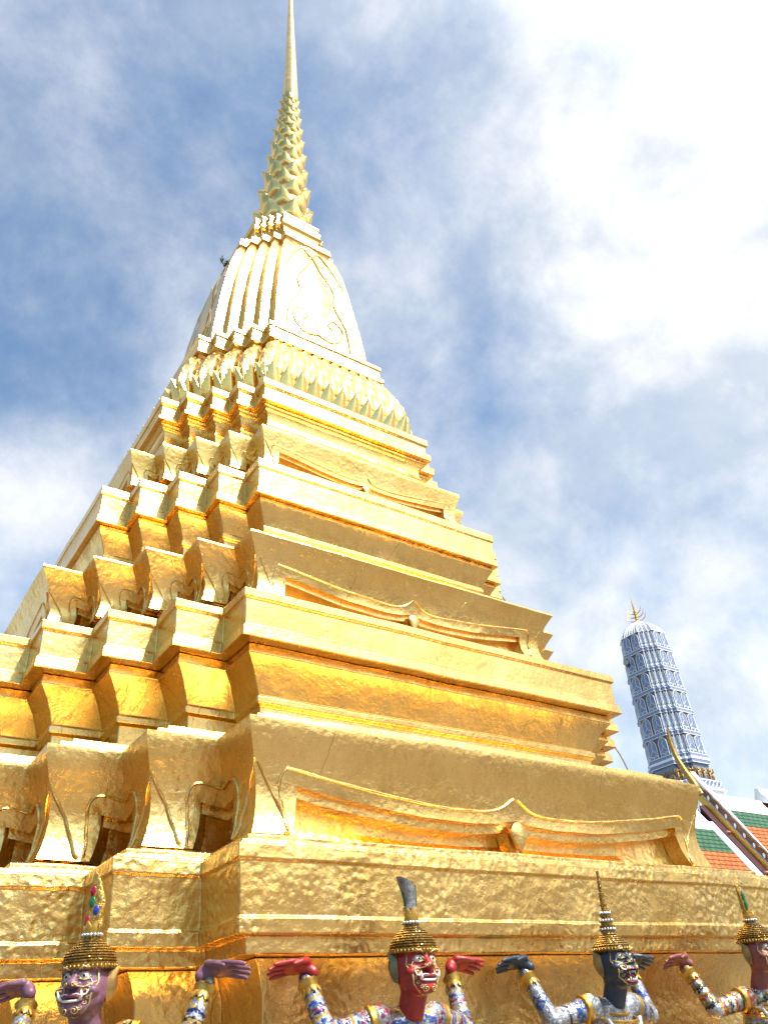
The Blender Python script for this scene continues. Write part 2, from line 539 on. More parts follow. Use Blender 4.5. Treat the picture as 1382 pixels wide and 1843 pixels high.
def lion_tier(name, s, foot, z_top_rows, z0, sc, bead, apron, a_foot, cusp):
    """tier on lion feet: outer skin stops at a bracket curve between the feet, behind it two set-back steps
    foot: (w, z) profile of the feet and panel from z0 up; bead/apron: half curves (a, z) from foot to centre on the main face"""
    zs = [p[1] for p in foot]
    ws = [p[0] for p in foot]
    wf = lambda z: float(np.interp(z, zs, ws))
    d1, d2 = .075*sc, .15*sc
    st = .085*sc
    wr = foot[0][0]
    main_w = ws[2]
    # columns: (t or distance, b)
    ap = sorted([(a, z) for a, z in apron])
    apx, apz = [a for a, z in ap], [z for a, z in ap]
    cols = []
    nfoot = 5
    L = main_w
    af = a_foot
    left = []
    for i in range(nfoot+1):
        left.append((-L+(L-af)*i/nfoot, z0))
    zA = float(np.interp(af-.02*sc, apx, apz))
    for j in range(1, 6):
        left.append((-af+.03*sc*j/5, z0+(zA-z0)*j/5))
    for i in range(1, 23):
        a = (af-.03*sc)*(1-i/22)
        left.append((-a, float(np.interp(a, apx, apz))))
    cols = left+[(-a, z) for a, z in reversed(left[:-1])]
    # facet: distance from its convex end
    cf = .66*s
    fcols = [(cf*i/4, z0) for i in range(5)]
    zA2 = z0+.40*sc
    for j in range(1, 5):
        fcols.append((cf+.02*sc*j/4*(1 if j < 3 else .5), z0+(zA2+.03*sc-z0)*j/4))
    for i in range(1, 4):
        c = cf+.02*sc+(s-cf-.02*sc)*i/3
        fcols.append((c, zA2+.03*sc-.04*sc*i/3))
    mb = MB()
    ztop = zs[-1]
    nrow = 9
    for rot, k, sd in faces():
        cl = cols if k == 0 else fcols
        rows_c = []
        for a, b in cl:
            col = []
            if k == 0:
                t = (a+L)/(2*L)
            else:
                t = a/s
            mk = lambda w, z: U(fpt(rot, k, sd, t, w, s, z, wa=wf(z), wb=(wf(z) if k == 0 else w)))
            for w, z in reversed(z_top_rows):
                col.append(U(fpt(rot, k, sd, t, w, s, z)))
            for i in range(nrow+1):
                z = ztop+(b-ztop)*i/nrow
                col.append(mk(wf(z), z))
            wi = wf(b)
            col.append(mk(wi-d1, b+.006))
            b2 = max(z0, b-st)
            col.append(mk(wi-d1-.005, b2))
            col.append(mk(wi-d1-d2, b2+.004))
            col.append(mk(min(wf(z0)-d1-d2, wi-d1-d2+.0), (b2+z0)/2))
            col.append(mk(wf(z0)-d1-d2+.03*sc, z0-.02))
            rows_c.append(col)
        mb.grid(rows_c)
    ob = mb.build(name, GOLD_PANEL, chedi, smooth=32, jitter=.0055, jscale=1.7, bevel=.005)
    # raised bead mouldings
    bd = MB()
    r = .015*sc
    for rot, k, sd in faces():
        paths = []
        if k == 0:
            for sg in (-1, 1):
                paths.append([(sg*a, z) for a, z in bead])
                paths.append([(sg*a, z) for a, z in ((L+.02*sc, z0+.62*sc), (L-.17*sc, z0+.34*sc), (L-.26*sc, z0+.16*sc), (L-.29*sc, z0+.03*sc), (L-.24*sc, z0+.015*sc))])
            for pth in paths:
                q = interp([(a, 0, z) for a, z in pth], 7)
                bd.tube([U(fpt(rot, 0, 0, (p.x+L)/(2*L), wf(p.z)+.004*sc, s, p.z, wa=L, wb=L)) for p in q], r*.5, 6)
        else:
            f = s/.70
            p1 = [(.40*f, z0+.03*sc), (.37*f, z0+.2*sc), (.345*f, z0+.40*sc), (.38*f, z0+.53*sc), (.48*f, z0+.59*sc), (.70*f, z0+.555*sc)]
            p2 = [(.0, z0+.64*sc), (.12*f, z0+.42*sc), (.23*f, z0+.2*sc), (.31*f, z0+.06*sc), (.36*f, z0+.03*sc)]
            for pth in (p1, p2):
                q = interp([(a, 0, z) for a, z in pth], 6)
                bd.tube([U(fpt(rot, k, sd, p.x/s, wf(p.z)+.004*sc, s, p.z)) for p in q], r*.5, 6)
    bo = bd.build('bead_moulding', GOLD, ob, smooth=60, merge=False)
    # hanging pendant at the middle of each main face
    for rot in range(4):
        pd = MB()
        out = []
        for i in range(20):
            th = 2*math.pi*i/20
            x = .12*sc*math.sin(th)*(1-.28*(1-math.cos(th))*.9 if math.cos(th) < 0 else 1)
            y = .14*sc*math.cos(th)-(.06*sc if abs(math.sin(th)) < .2 and math.cos(th) < 0 else 0)
            out.append((x*.5, y*.5))
        zc = cusp-.16*sc
        O = U(fpt(rot, 0, 0, .5, wf(zc)-.03*sc, s, zc))
        A = U(fpt(rot, 0, 0, .6, wf(zc)-.03*sc, s, zc))
        X = (Vector(A)-Vector(O)).normalized()
        Nn = X.cross(Vector((0, 0, 1)))
        pd.plate(out, .02*sc, O, X, (0, 0, 1), Nn, .012*sc)
        # wedge of the pendant's stem running back to the wall
        pd.plate([(-.06*sc, .02*sc), (-.03*sc, -.11*sc), (0, -.16*sc), (.03*sc, -.11*sc), (.06*sc, .02*sc)], .085*sc, Vector(O)-Nn*.10*sc, X, (0, 0, 1), Nn, .0)
        pd.build('pendant', GOLD, ob, smooth=45, merge=False)
    return ob


lion_tier('lion_foot_tier', .70, [(3.15, 2.99), (3.10, 3.14), (3.08, 3.36), (3.135, 3.62), (3.20, 3.80), (3.24, 3.955)],
          [(3.238, 3.985), (3.10, 4.02), (3.09, 4.07), (2.95, 4.11), (2.94, 4.16), (2.62, 4.26), (1.7, 4.28)][::1], 2.99, 1.0,
          [(2.80, 3.04), (2.83, 3.25), (2.86, 3.46), (2.82, 3.56), (2.73, 3.575), (2.31, 3.515), (1.68, 3.444), (1.1, 3.395), (.56, 3.387), (.24, 3.43), (.03, 3.545)],
          [(2.70, 3.445), (2.31, 3.386), (1.3, 3.278), (.65, 3.26), (.23, 3.289), (0, 3.335)], 2.70, 3.33)
part('lotus_moulding', [(2.58, 4.15), (2.595, 4.565), (2.645, 4.593), (2.65, 4.666), (2.625, 4.685), (2.67, 4.776), (2.75, 4.928), (2.84, 5.03), (2.87, 5.055), (2.855, 5.165), (2.6, 5.17)], .576)
part('cornice_slab', [(2.7, 5.168), (3.005, 5.174), (2.992, 5.30), (2.962, 5.335), (2.968, 5.645), (2.998, 5.657), (2.996, 5.763), (2.65, 5.80), (2.65, 5.9), (1.8, 6.3)], .576, jit=.005)
lion_tier('lion_foot_tier', .506, [(2.48, 6.24), (2.45, 6.36), (2.44, 6.48), (2.50, 6.66), (2.58, 6.83), (2.675, 6.975)],
          [(2.672, 7.0), (2.52, 7.02), (2.515, 7.07), (1.3, 7.2)], 6.24, .765,
          [(2.20, 6.28), (2.225, 6.4), (2.24, 6.58), (2.21, 6.66), (2.13, 6.68), (1.69, 6.633), (1.2, 6.58), (.81, 6.555), (.36, 6.537), (.16, 6.58), (.02, 6.677)],
          [(2.06, 6.565), (1.69, 6.52), (1.1, 6.44), (.5, 6.42), (.15, 6.44), (0, 6.49)], 2.06, 6.49)
part('lotus_moulding', [(2.02, 7.1), (2.03, 7.66), (2.075, 7.68), (2.08, 7.745), (2.06, 7.76), (2.10, 7.86), (2.16, 7.97), (2.215, 8.06), (2.23, 8.075), (2.225, 8.135), (2.0, 8.14)], .44)
part('cornice_slab', [(2.1, 8.138), (2.305, 8.142), (2.295, 8.27), (2.272, 8.29), (2.275, 8.635), (2.30, 8.648), (2.296, 8.795), (2.0, 8.84), (1.4, 9.25)], .44, jit=.0045)
lion_tier('lion_foot_tier', .40, [(1.96, 9.22), (1.935, 9.33), (1.94, 9.45), (1.975, 9.60), (2.01, 9.72), (2.045, 9.84)],
          [(2.043, 9.865), (1.92, 9.88), (1.915, 9.93), (1.0, 10.1)], 9.22, .63,
          [(1.80, 9.25), (1.82, 9.35), (1.83, 9.50), (1.80, 9.575), (1.72, 9.59), (1.4, 9.555), (1.0, 9.50), (.6, 9.46), (.25, 9.455), (.1, 9.49), (.02, 9.56)],
          [(1.70, 9.49), (1.4, 9.455), (.9, 9.40), (.4, 9.37), (.12, 9.385), (0, 9.42)], 1.70, 9.42)
part('lotus_moulding', [(1.64, 10.0), (1.645, 10.48), (1.675, 10.5), (1.655, 10.56), (1.655, 10.72), (1.69, 10.8), (1.73, 10.82), (1.73, 10.87), (1.76, 10.885), (1.76, 10.91), (1.5, 10.912)], .34)
part('cornice_slab', [(1.6, 10.908), (1.845, 10.912), (1.84, 11.0), (1.79, 11.03), (1.788, 11.27), (1.83, 11.30), (1.835, 11.44), (1.6, 11.48), (1.0, 11.6)], .34, jit=.004)


# band of lotus petals
def petal(mb, base, right, up, out, W, H, bulge, tip, conv=U, nu=4, nv=7, sink=.0, curl=2.0):
    base, right, up, out = map(Vector, (base, right, up, out))
    prof = [(0, .82), (.2, 1.0), (.42, .98), (.62, .78), (.8, .48), (.92, .2), (1, 0.0)]
    rows = []
    for v, hw in prof:
        row = []
        for j in range(-nu, nu+1):
            u = j/nu
            b = bulge*(1-abs(u)**1.3)*math.sin(math.pi*min(1, v*.9+.1))+tip*v**curl-sink*max(0, 1-v/.2)
            p = base+right*(u*hw*W)+up*(v*H)+out*b
            row.append(conv(tuple(p)))
        rows.append(row)
    mb.grid(rows)
    back = [[conv(tuple(base+right*(sg*hw*W)+up*(v*H)+out*(tip*v**curl-.035-sink))) for sg in (-1, 0, 1)] for v, hw in prof]
    mb.grid(back)
    for side in (0, -1):
        mb.grid([[r[side] for r in rows], [b[0 if side == 0 else 2] for b in back]])


LP = [(1.48, 11.45), (1.53, 11.6), (1.63, 11.9), (1.67, 12.2), (1.61, 12.5), (1.50, 12.8), (1.38, 13.1), (1.28, 13.35), (1.2, 13.4)]
lotus = part('lotus_petal_band', LP, .30, jit=.002, bev=0)
pm = MB()
lw = lambda z: float(np.interp(z, [p[1] for p in LP], [p[0] for p in LP]))
for row, (za, zb, n, off, tipo) in enumerate([(11.50, 12.26, 11, 0, .11), (11.92, 12.72, 11, .5, .05), (12.36, 13.12, 11, 0, .04), (12.80, 13.44, 11, .5, .03)]):
    for rot, k, sd in faces():
        cnt = n if k == 0 else 1
        for i in range(cnt+(1 if (off and k == 0) else 0)):
            t = (i+.5-off)/cnt if k == 0 else .5
            wa_, wb_ = lw(za)+.03, lw(zb)+.03
            t = min(max(t, .03), .97)
            a = Vector(fpt(rot, k, sd, t, wa_, .30, za))
            b = Vector(fpt(rot, k, sd, t, wb_, .30, zb))
            e0, e1 = Vector(fpt(rot, k, sd, 0, wa_, .30, za)), Vector(fpt(rot, k, sd, 1, wa_, .30, za))
            rt = (e1-e0).normalized()
            up = (b-a)
            H = up.length
            up = up/H
            o = rt.cross(up)
            c = a-Vector((0, 0, a.z))
            if o.dot(c) < 0:
                o = -o
            W = (2*wa_/n*.56 if k == 0 else .30*.56)
            petal(pm, a, rt, up, o, W, H, .06, tipo, sink=.12)
pm.build('lotus_petals', GOLD_SPIRE, lotus, smooth=40, jitter=.003, jscale=4, merge=False)

part('cornice_slab', [(1.1, 13.32), (1.27, 13.36), (1.31, 13.43), (1.388, 13.45), (1.38, 13.53), (1.355, 13.56), (1.355, 13.79), (1.382, 13.83), (1.378, 13.93), (1.22, 13.95), (1.21, 14.02), (.8, 14.06)], .272, jit=.003)
BP = [(1.09, 14.0, .252), (1.09, 14.4, .25), (1.06, 15.2, .245), (1.01, 16.0, .24), (.94, 16.8, .232), (.85, 17.5, .224), (.74, 18.05, .219), (.635, 18.38, .214), (.615, 18.44, .212),
      (.67, 18.48, .212), (.66, 18.72, .205), (.60, 18.80, .19), (.60, 18.9, .185), (.4, 18.95, .17)]
bell = part('bell_body', BP, .25, GOLD_SPIRE, jit=.004, bev=.004)
# relief on the bell's faces
om = MB()
bw = lambda z: float(np.interp(z, [p[1] for p in BP[:9]], [p[0] for p in BP[:9]]))
bs = lambda z: float(np.interp(z, [p[1] for p in BP[:9]], [p[2] for p in BP[:9]]))
for rot in range(4):
    def bp(a, z, o=.03):
        return U(lean(*fpt(rot, 0, 0, .5+.5*a, bw(z)+o, bs(z), z, wa=bw(z), wb=bw(z))))
    curves = [[(-.05, 14.6), (.3, 14.5), (.55, 14.75), (.6, 15.1), (.4, 15.3), (.25, 15.1), (.35, 14.95)],
              [(-.75, 14.3), (-.7, 15.2), (-.45, 15.9), (-.5, 16.5), (-.2, 17.2), (0, 17.9)],
              [(-.2, 15.6), (-.35, 16.0), (-.2, 16.3), (0, 16.0)], [(-.85, 16.8), (-.6, 17.6), (-.3, 18.1), (0, 17.7)]]
    for cv in curves:
        for sg in (-1, 1):
            q = interp([(sg*a, 0, z) for a, z in cv], 6)
            om.tube([bp(p.x, p.z, .004) for p in q], .010, 6)
    O = bp(0, 15.5, .0)
    Y = (Vector(bp(0, 16.2, 0))-Vector(bp(0, 15.0, 0))).normalized()
    X = (Vector(bp(.5, 15.5, 0))-Vector(O)).normalized()
    Nn = X.cross(Y)
    om.plate([(-.17, .0), (-.21, .25), (-.15, .5), (-.06, .72), (0, .9), (.06, .72), (.15, .5), (.21, .25), (.17, 0), (.08, -.2), (0, -.3), (-.08, -.2)], .006, O, X, Y, Nn, .02)
    om.plate([(-.16, .0), (-.1, -.3), (0, -.5), (.1, -.3), (.16, 0), (0, .06)], .006, bp(0, 18.2, 0), X, Y, Nn, .02)
om.build('scroll_relief', GOLD_SPIRE, bell, smooth=50)
part('collar', [(.52, 18.85, .16), (.50, 19.3, .145), (.55, 19.45, .14), (.62, 19.5, .14), (.545, 19.56, .138), (.565, 19.62, .138), (.56, 19.70, .138), (.525, 19.74, .138), (.52, 19.95, .138),
                (.545, 19.98, .138), (.54, 20.06, .138), (.3, 20.1, .12)], .138, GOLD_SPIRE, jit=.002, bev=.003, nm=10, nf=2)
# spire of lotus leaves
rp0 = random.Random(5)
sm = MB()
rc = lambda z: float(np.interp(z, [20.0, 21.2, 23, 25, 27.2, 28.2], [.80, .72, .60, .46, .31, .24]))
z = 20.08
row = 0
prof = []
while z < 27.9:
    dz = .25+.38*(28.2-z)/8
    r0 = rc(z)
    prof += [(r0*.90, z), (r0*.97, z+.04*dz), (r0*.86, z+dz)]
    n = 8
    for i in range(n):
        th = 2*math.pi*(i+.5*(row % 2))/n+.25
        rd = Vector((math.cos(th), math.sin(th), 0))
        rt = Vector((-math.sin(th), math.cos(th), 0))
        up = (Vector((0, 0, 1))+rd*(.12+.05*rp0.random())).normalized()
        W = 2*math.pi*r0/n*.44
        petal(sm, lean(*(Vector((0, 0, z-.10*dz))+rd*(r0*.92))), rt, up, rd, W, dz*(.92+.1*rp0.random()), .07*r0/.7+.012, .16*r0/.8+.02, sink=.05, curl=3.0)
    z += dz
    row += 1
prof.append((.22, 28.2))
cm = MB()
cm.lathe(prof, 24)
sm.add([U(lean(*p)) for p in cm.v], cm.f)
sp = sm.build('lotus_leaf_spire', GOLD_SPIRE, chedi, smooth=32, jitter=.003, jscale=3, merge=False)
fm = MB()
fm.lathe([(.25, 28.05), (.272, 28.2), (.262, 28.6), (.215, 30.5), (.15, 33), (.095, 35.5), (.05, 38), (.0, 39.2)], 32)
fm.v = [U(lean(*p)) for p in fm.v]
fm.build('spire_needle', GOLD_SPIRE, sp, smooth=60, merge=True)

# ------------------------------------------------------------------ lightning cable and weeds on the masonry
def ray_y(u, v, y):
    d = pix_dir(u, v)
    o = Vector(CAM_U)
    t = (y-o.y)/d.y
    return o+d*t


def ray_x(u, v, x):
    d = pix_dir(u, v)
    o = Vector(CAM_U)
    return o+d*((x-o.x)/d.x)


BLACK_CABLE = mat_plain('grey_cable', (.10, .10, .11), .5)
cb = MB()
cpts = [ray_y(896, 1062, -2.6), ray_y(912, 1086, -2.7), ray_y(1010, 1222, -3.2), ray_y(1103, 1340, -3.9), ray_y(1131, 1388, -4.1), ray_y(1160, 1440, -4.3)]
cb.tube([U(p) for p in interp(cpts, 4)], .008, 6)
tag(cb.build('lightning_cable', BLACK_CABLE), 'thin grey cable running down the right edge of the golden stupa', 'cable')

LEAF = mat_plain('weed_leaf', (.10, .20, .045), .5, 0, .001, 40, .4)


def weed(name, at, size, label, n=60):
    rnd = random.Random(int(at[0]*100))
    o = thing(name, label, 'plant', at)
    st, lv = MB(), MB()
    for i in range(7):
        d = Vector((rnd.uniform(-1, .6), rnd.uniform(-1, .4), rnd.uniform(.1, 1.0))).normalized()
        tip = d*size*rnd.uniform(.6, 1)
        mid = tip*.5+Vector((0, 0, size*.1))
        st.tube([(0, 0, 0), mid, tip], [size*.03, size*.02, size*.01], 5)
        for k in range(n//7+1):
            p = tip*rnd.uniform(.35, 1)
            a = Vector((rnd.uniform(-1, 1), rnd.uniform(-1, 1), rnd.uniform(-.3, 1))).normalized()
            b = a.orthogonal().normalized()
            L = size*rnd.uniform(.35, .6)
            lv.add([p, p+a*L*.5+b*L*.25, p+a*L, p+a*L*.5-b*L*.25], [(0, 1, 2, 3)])
    lv.build('leaves', LEAF, o, smooth=0, merge=False, fix=False)
    st.build('stems', mat_plain('weed_stem', (.12, .09, .05), .8), o, smooth=60, merge=False)
    return o


weed('wall_weed', U(ray_x(404, 480, -1.62)), .11, 'small green weed sprouting from the left side of the golden bell')

# ------------------------------------------------------------------ blue porcelain tower (prang)
BLUE = mat_plain('blue_glaze', (.17, .22, .345), .25, 0, .004, 30, .45)
PALE = mat_plain('white_porcelain', (.78, .80, .83), .4, 0, .003, 40, .15)
BROWN = mat_plain('brown_recess', (.12, .095, .09), .6)
PX, PY = 125.75, 78.3
NR = 3
prang = thing('porcelain_tower', 'blue and white porcelain tiled tower with round top rising behind the stupa', 'tower', (PX*.5, PY*.5, 0))
pc = lambda p: (p[0]*.5, p[1]*.5, p[2]*.5+.909)
nol = lambda x, y, z: (x, y, z)
PB, PT = 42.4, 68.6
ksc = lambda z: float(np.interp(z, [30, PB, PB+13, PT-4, PT, PT+1.2, PT+2.4, PT+3.2, PT+3.9], [1.06, 1.0, .96, .90, .85, .74, .56, .36, .12]))
PW, PS = 2.45, .78
NT_ = 6
TH = (PT-PB)/NT_


def ring(mb, z0, z1, o, thick=.0):
    a, b = ksc(z0), ksc(z1)
    loft(mb, [(PW*a-.1, z0, PS*a), (PW*a+o, z0, PS*a), (PW*b+o, z1, PS*b), (PW*b-.1, z1, PS*b)], PS, seg=9, nm=1, nf=1, conv=pc, nred=NR, ln=nol)


rp = random.Random(3)
for i in range(NT_):
    z0 = PB+TH*i
    z1 = z0+TH
    mb = MB()
    a, b = ksc(z0), ksc(z1)
    rows = [(PW*a+.14, z0, PS*a), (PW*a+.14, z0+.75, PS*a), (PW*a-.02, z0+.85, PS*a), (PW*b-.02, z1-.02, PS*b), (PW*b-.5, z1, PS*b)]
    loft(mb, rows, PS, seg=9, nm=2, nf=1, conv=pc, nred=NR, ln=nol)
    tier = mb.build('tower_tier', BROWN, prang, smooth=0)
    bl, tr = MB(), MB()
    ring(tr, z0, z0+.10, .19)
    ring(tr, z0+.66, z0+.78, .19)
    bm_ = MB()
    ring(bm_, z0+.12, z0+.62, .17)
    bl.add(bm_.v, bm_.f)
    for rot, k, sd in faces(NR):
        n = 2 if k == 0 else 1
        for j in range(n):
            t0, t1 = (j+.06)/n, (j+.94)/n
            if k:
                t0, t1 = .10, .96

            def P(u, v, o):
                """u, v in 0..1 over the arch panel"""
                z = z0+.82+(TH-.9)*v
                q = ksc(z)
                return Vector(pc(fpt(rot, k, sd, t0+(t1-t0)*u, PW*q+o, PS*q, z, nred=NR)))
            arch = [(0.06, 0), (.06, .70), (.14, .84), (.30, .945), (.5, .985), (.70, .945), (.86, .84), (.94, .70), (.94, 0)]
            fr = [P(u, v, .07) for u, v in arch]
            bl.add(fr, [tuple(range(len(fr)))])
            tr.tube([P(u, v, .09) for u, v in arch], .034 if k == 0 else .026, 5)
            tr.tube([P(.5, .93, .1), P(.56, .8, .1), P(.46, .68, .1), P(.5, .5, .1)], .026, 5)
            tr.tube([P(.5, .5, .1), P(.34, .36, .1), P(.12, .25, .1)], .022, 5)
            tr.tube([P(.5, .5, .1), P(.66, .36, .1), P(.88, .25, .1)], .022, 5)
            # scallop at the foot
            for c in ((.27, .73) if k == 0 else (.5,)):
                rr = .2 if k == 0 else .36
                tr.tube([P(c+rr*math.cos(th), .02+.15*math.sin(th), .14) for th in [math.pi*x/8 for x in range(9)]], .03, 5)
                tr.ball(P(c, .09, .13), .045, 6, 5)
            for q in range(3 if k == 0 else 1):
                tr.ball(P((q+.5)/(3 if k == 0 else 1), -.15, .16), .035, 6, 4)
    bl.build('blue_panels', BLUE, tier, smooth=0)
    tr.build('white_tracery', PALE, tier, smooth=60, merge=False)
# dome of ribs
mb = MB()
zs_ = [PT-.02, PT+.6, PT+1.2, PT+1.8, PT+2.4, PT+2.9, PT+3.3, PT+3.6, PT+3.9]
loft(mb, [(PW*ksc(z), z, PS*ksc(z)) for z in zs_], PS, seg=9, nm=3, nf=1, conv=pc, nred=NR, ln=nol)
dome = mb.build('dome', BLUE, prang, smooth=0)
mb = MB()
for rot, k, sd in faces(NR):
    for t in ((.0, .17, .33, .5, .67, .83) if k == 0 else (.0, .5)):
        mb.tube([pc(fpt(rot, k, sd, t, PW*ksc(z)+.06, PS*ksc(z), z, nred=NR)) for z in zs_], [.07]*5+[.06, .05, .04, .03], 5)
ring(mb, PT-.05, PT+.12, .2)
mb.lathe([(.32, 0), (.34, .12), (.22, .3), (.12, .42)], 12, (0, 0, (PT+3.6)*.5+.909))
mb.build('dome_ribs', PALE, dome, smooth=60, merge=False)
# metal finial
mb = MB()
zf = (PT+3.9)*.5+.909
mb.tube([(0, 0, zf-.2), (0, 0, zf+1.3), (-.02, 0, zf+2.2), (-.02, 0, zf+3.0)], [.13, .11, .07, .02], 8)
for q in range(5):
    mb.ball((0, 0, zf+.1+.3*q), (.19, .19, .11), 8, 6)
for lv_, (h0, r_) in enumerate([(.15, 1.05), (.6, .92), (1.05, .72)]):
    for q in range(4):
        th = math.pi/2*q+.6
        c_, s_ = math.cos(th), math.sin(th)
        mb.tube([(c_*x, s_*x, zf+h0+h) for x, h in ((.05, 0), (r_*.5, .08), (r_*.85, .36), (r_, .85))], [.06, .05, .045, .02], 6)
mb.build('trident_finial', GOLD_PAINT, prang, smooth=60, merge=False)
# base band carried by gilded figures
mb = MB()
loft(mb, [(PW+.6, 36.5, PS), (PW+.9, 36.6, PS), (PW+.75, 38.0, PS), (PW-.15, 38.2, PS), (PW-.1, 41.2, PS), (PW+.25, 41.3, PS), (PW+.25, 42.0, PS), (PW-.3, 42.4, PS)],
     PS, seg=40, nm=2, nf=1, conv=pc, nred=NR, ln=nol)
base = mb.build('tower_base', BLUE, prang, smooth=0)
mb = MB()
loft(mb, [(PW+3.0, -1.8, PS), (PW+1.6, 30, PS), (PW+1.2, 35.0, PS), (PW+1.25, 35.2, PS), (PW+.7, 35.3, PS), (PW+.7, 36.3, PS), (PW+.95, 36.4, PS), (PW+.2, 36.6, PS)],
     PS, seg=40, nm=2, nf=1, conv=pc, nred=NR, ln=nol)
mb.build('tower_plinth', PALE, prang, smooth=0)
mb = MB()
for za, zb, o in ((42.0, 42.45, .32), (41.3, 41.42, .30), (37.9, 38.1, .85), (36.55, 36.75, 1.0), (36.2, 36.4, 1.3)):
    loft(mb, [(PW-.2, za, PS), (PW+o, za, PS), (PW+o, zb, PS), (PW-.2, zb, PS)], PS, seg=9, nm=1, nf=1, conv=pc, nred=NR, ln=nol)
for rot, k, sd in faces(NR):
    n = 6 if k == 0 else 1
    for j in range(n):
        c0, c1 = (j+.1)/n, (j+.9)/n
        q = [pc(fpt(rot, k, sd, t, PW+.87, PS, z, nred=NR)) for t, z in ((c0, 36.8), (c1, 37.8), (c0, 37.8), (c1, 36.8))]
        mb.tube(q[:2], .03, 5)
        mb.tube(q[2:], .03, 5)
mb.build('white_railing', PALE, base, smooth=60, merge=False)
gm = MB()
gm.ball((0, 0, .26), (.2, .17, .24), 10, 8)
gm.ball((0, -.06, .62), (.13, .13, .15), 10, 8)
gm.tube([(0, 0, .72), (0, .0, .9), (0, 0, 1.05)], [.08, .05, .01], 8)
for sg in (-1, 1):
    gm.tube([(sg*.15, -.02, .42), (sg*.33, -.06, .5), (sg*.34, -.02, .85)], [.09, .07, .06], 7)
    gm.tube([(sg*.1, -.04, .12), (sg*.26, -.18, .05), (sg*.22, -.08, -.3)], [.11, .09, .06], 7)
first = None
for rot, k, sd in faces(NR):
    for t in ((.17, .5, .83) if k == 0 else (.5,)):
        a = pc(fpt(rot, k, sd, t, PW+.12, PS, 39.0, nred=NR))
        if first is None:
            first = gm.build('gilded_figure', mat_plain('weathered_gilding', (.40, .24, .07), .45, .6, .004, 40, .5), base, smooth=70, merge=False)
            f_ = first
        else:
            f_ = first.copy()
            COL.objects.link(f_)
            f_.parent = base
        f_.location = a
        f_.scale = (.82, .82, .82)
        f_.rotation_euler = (0, 0, -rot*math.pi/2)
weed('tower_weed', (PX*.5-2.16, PY*.5+.9, 62.2*.5+.909), .55, 'tuft of twigs growing on the left edge of the blue tower')

# ------------------------------------------------------------------ temple hall with tiled roofs
hall = thing('temple_hall', 'temple hall with green and orange tiled roofs and gilded gable edge', 'temple hall', (26, 13.1, 0))
GREEN_T = mat_tiles('green_glazed_tiles', (.030, .105, .050), (.045, .14, .07))
ORANGE_T = mat_tiles('orange_glazed_tiles', (.47, .105, .016), (.56, .15, .028))
HO = Vector((26, 13.1, 0))
SLP = 1.559
HY, HZ = 26.26, 16.75


def hp(x, y, dz=0.0, apex=HZ):
    """point on the roof plane (plan units) whose ridge is at HY, apex"""
    return Vector(U((x, y, apex+SLP*(y-HY)+dz)))-HO


def slope(x0, x1, y0, y1, apex, th=.12, nx=2, sag=0.0):
    mb = MB()
    top, bot = [], []
    ny = 8
    for j in range(ny+1):
        y = y0+(y1-y0)*j/ny
        rr, bb = [], []
        for i in range(nx+1):
            x = x0+(x1-x0)*i/nx
            p = hp(x, y, 0, apex)
            rr.append(p)
            bb.append(p-Vector((0, .84, .54))*0-Vector((0, 0, th)))
        top.append(rr)
        bot.append(bb)
    mb.grid(top)
    mb.grid(bot)
    mb.grid([top[0], bot[0]])
    mb.grid([top[-1], bot[-1]])
    mb.grid([[r[0] for r in top], [r[0] for r in bot]])
    mb.grid([[r[-1] for r in top], [r[-1] for r in bot]])
    return mb


X0, X1, YE = 52.25, 92.0, 17.5
# upper roof: white ridge, green border, orange field; far slope too
y_w, y_g = HY-.84, HY-1.80
slope(X0, X1, y_w, y_g, HZ).build('green_tile_border', GREEN_T, hall, smooth=0)
slope(X0+.6, X1, y_g, YE+.9, HZ).build('orange_tile_field', ORANGE_T, hall, smooth=0)
slope(X0, X0+.6, y_g, YE+.9, HZ).build('green_tile_border', GREEN_T, hall, smooth=0)
slope(X0, X1, YE+.9, YE, HZ).build('green_tile_border', GREEN_T, hall, smooth=0)
mb = MB()
mb.grid([[Vector(U((x, y, HZ-SLP*(y-HY))))-HO for x in (X0, X1)] for y in (HY, HY+8.7)])
mb.build('far_roof_slope', ORANGE_T, hall, smooth=0, fix=False)


def ridge(x0, x1, apex, sagk, yw):
    rows = []
    n = 14
    for i in range(n+1):
        x = x0+(x1-x0)*i/n
        t = i/n
        z = apex-sagk*math.sin(math.pi*min(1, t*1.0))
        prof = [(HY+.5, z-.9), (HY+.22, z-.25), (HY+.18, z+.05), (HY-.18, z+.05), (HY-.24, z-.25), (yw+.18, z+SLP*(yw+.18-HY)+.22), (yw+.10, z+SLP*(yw+.1-HY)+.13),
                (yw+.10, z+SLP*(yw+.1-HY)+.22), (yw-.02, z+SLP*(yw-HY)+.16), (yw-.02, z+SLP*(yw-HY)-.1)]
        rows.append([Vector(U((x, y, zz)))-HO for y, zz in prof])
    m_ = MB()
    m_.grid(rows)
    m_.f.append(tuple(range(10)))
    return m_


ridge(X0-.1, 60.0, HZ, .0, y_w).build('white_ridge', WHITE, hall, smooth=30)
ridge(60.02, X1, HZ+1.1, .0, y_w).build('white_ridge', WHITE, hall, smooth=30)
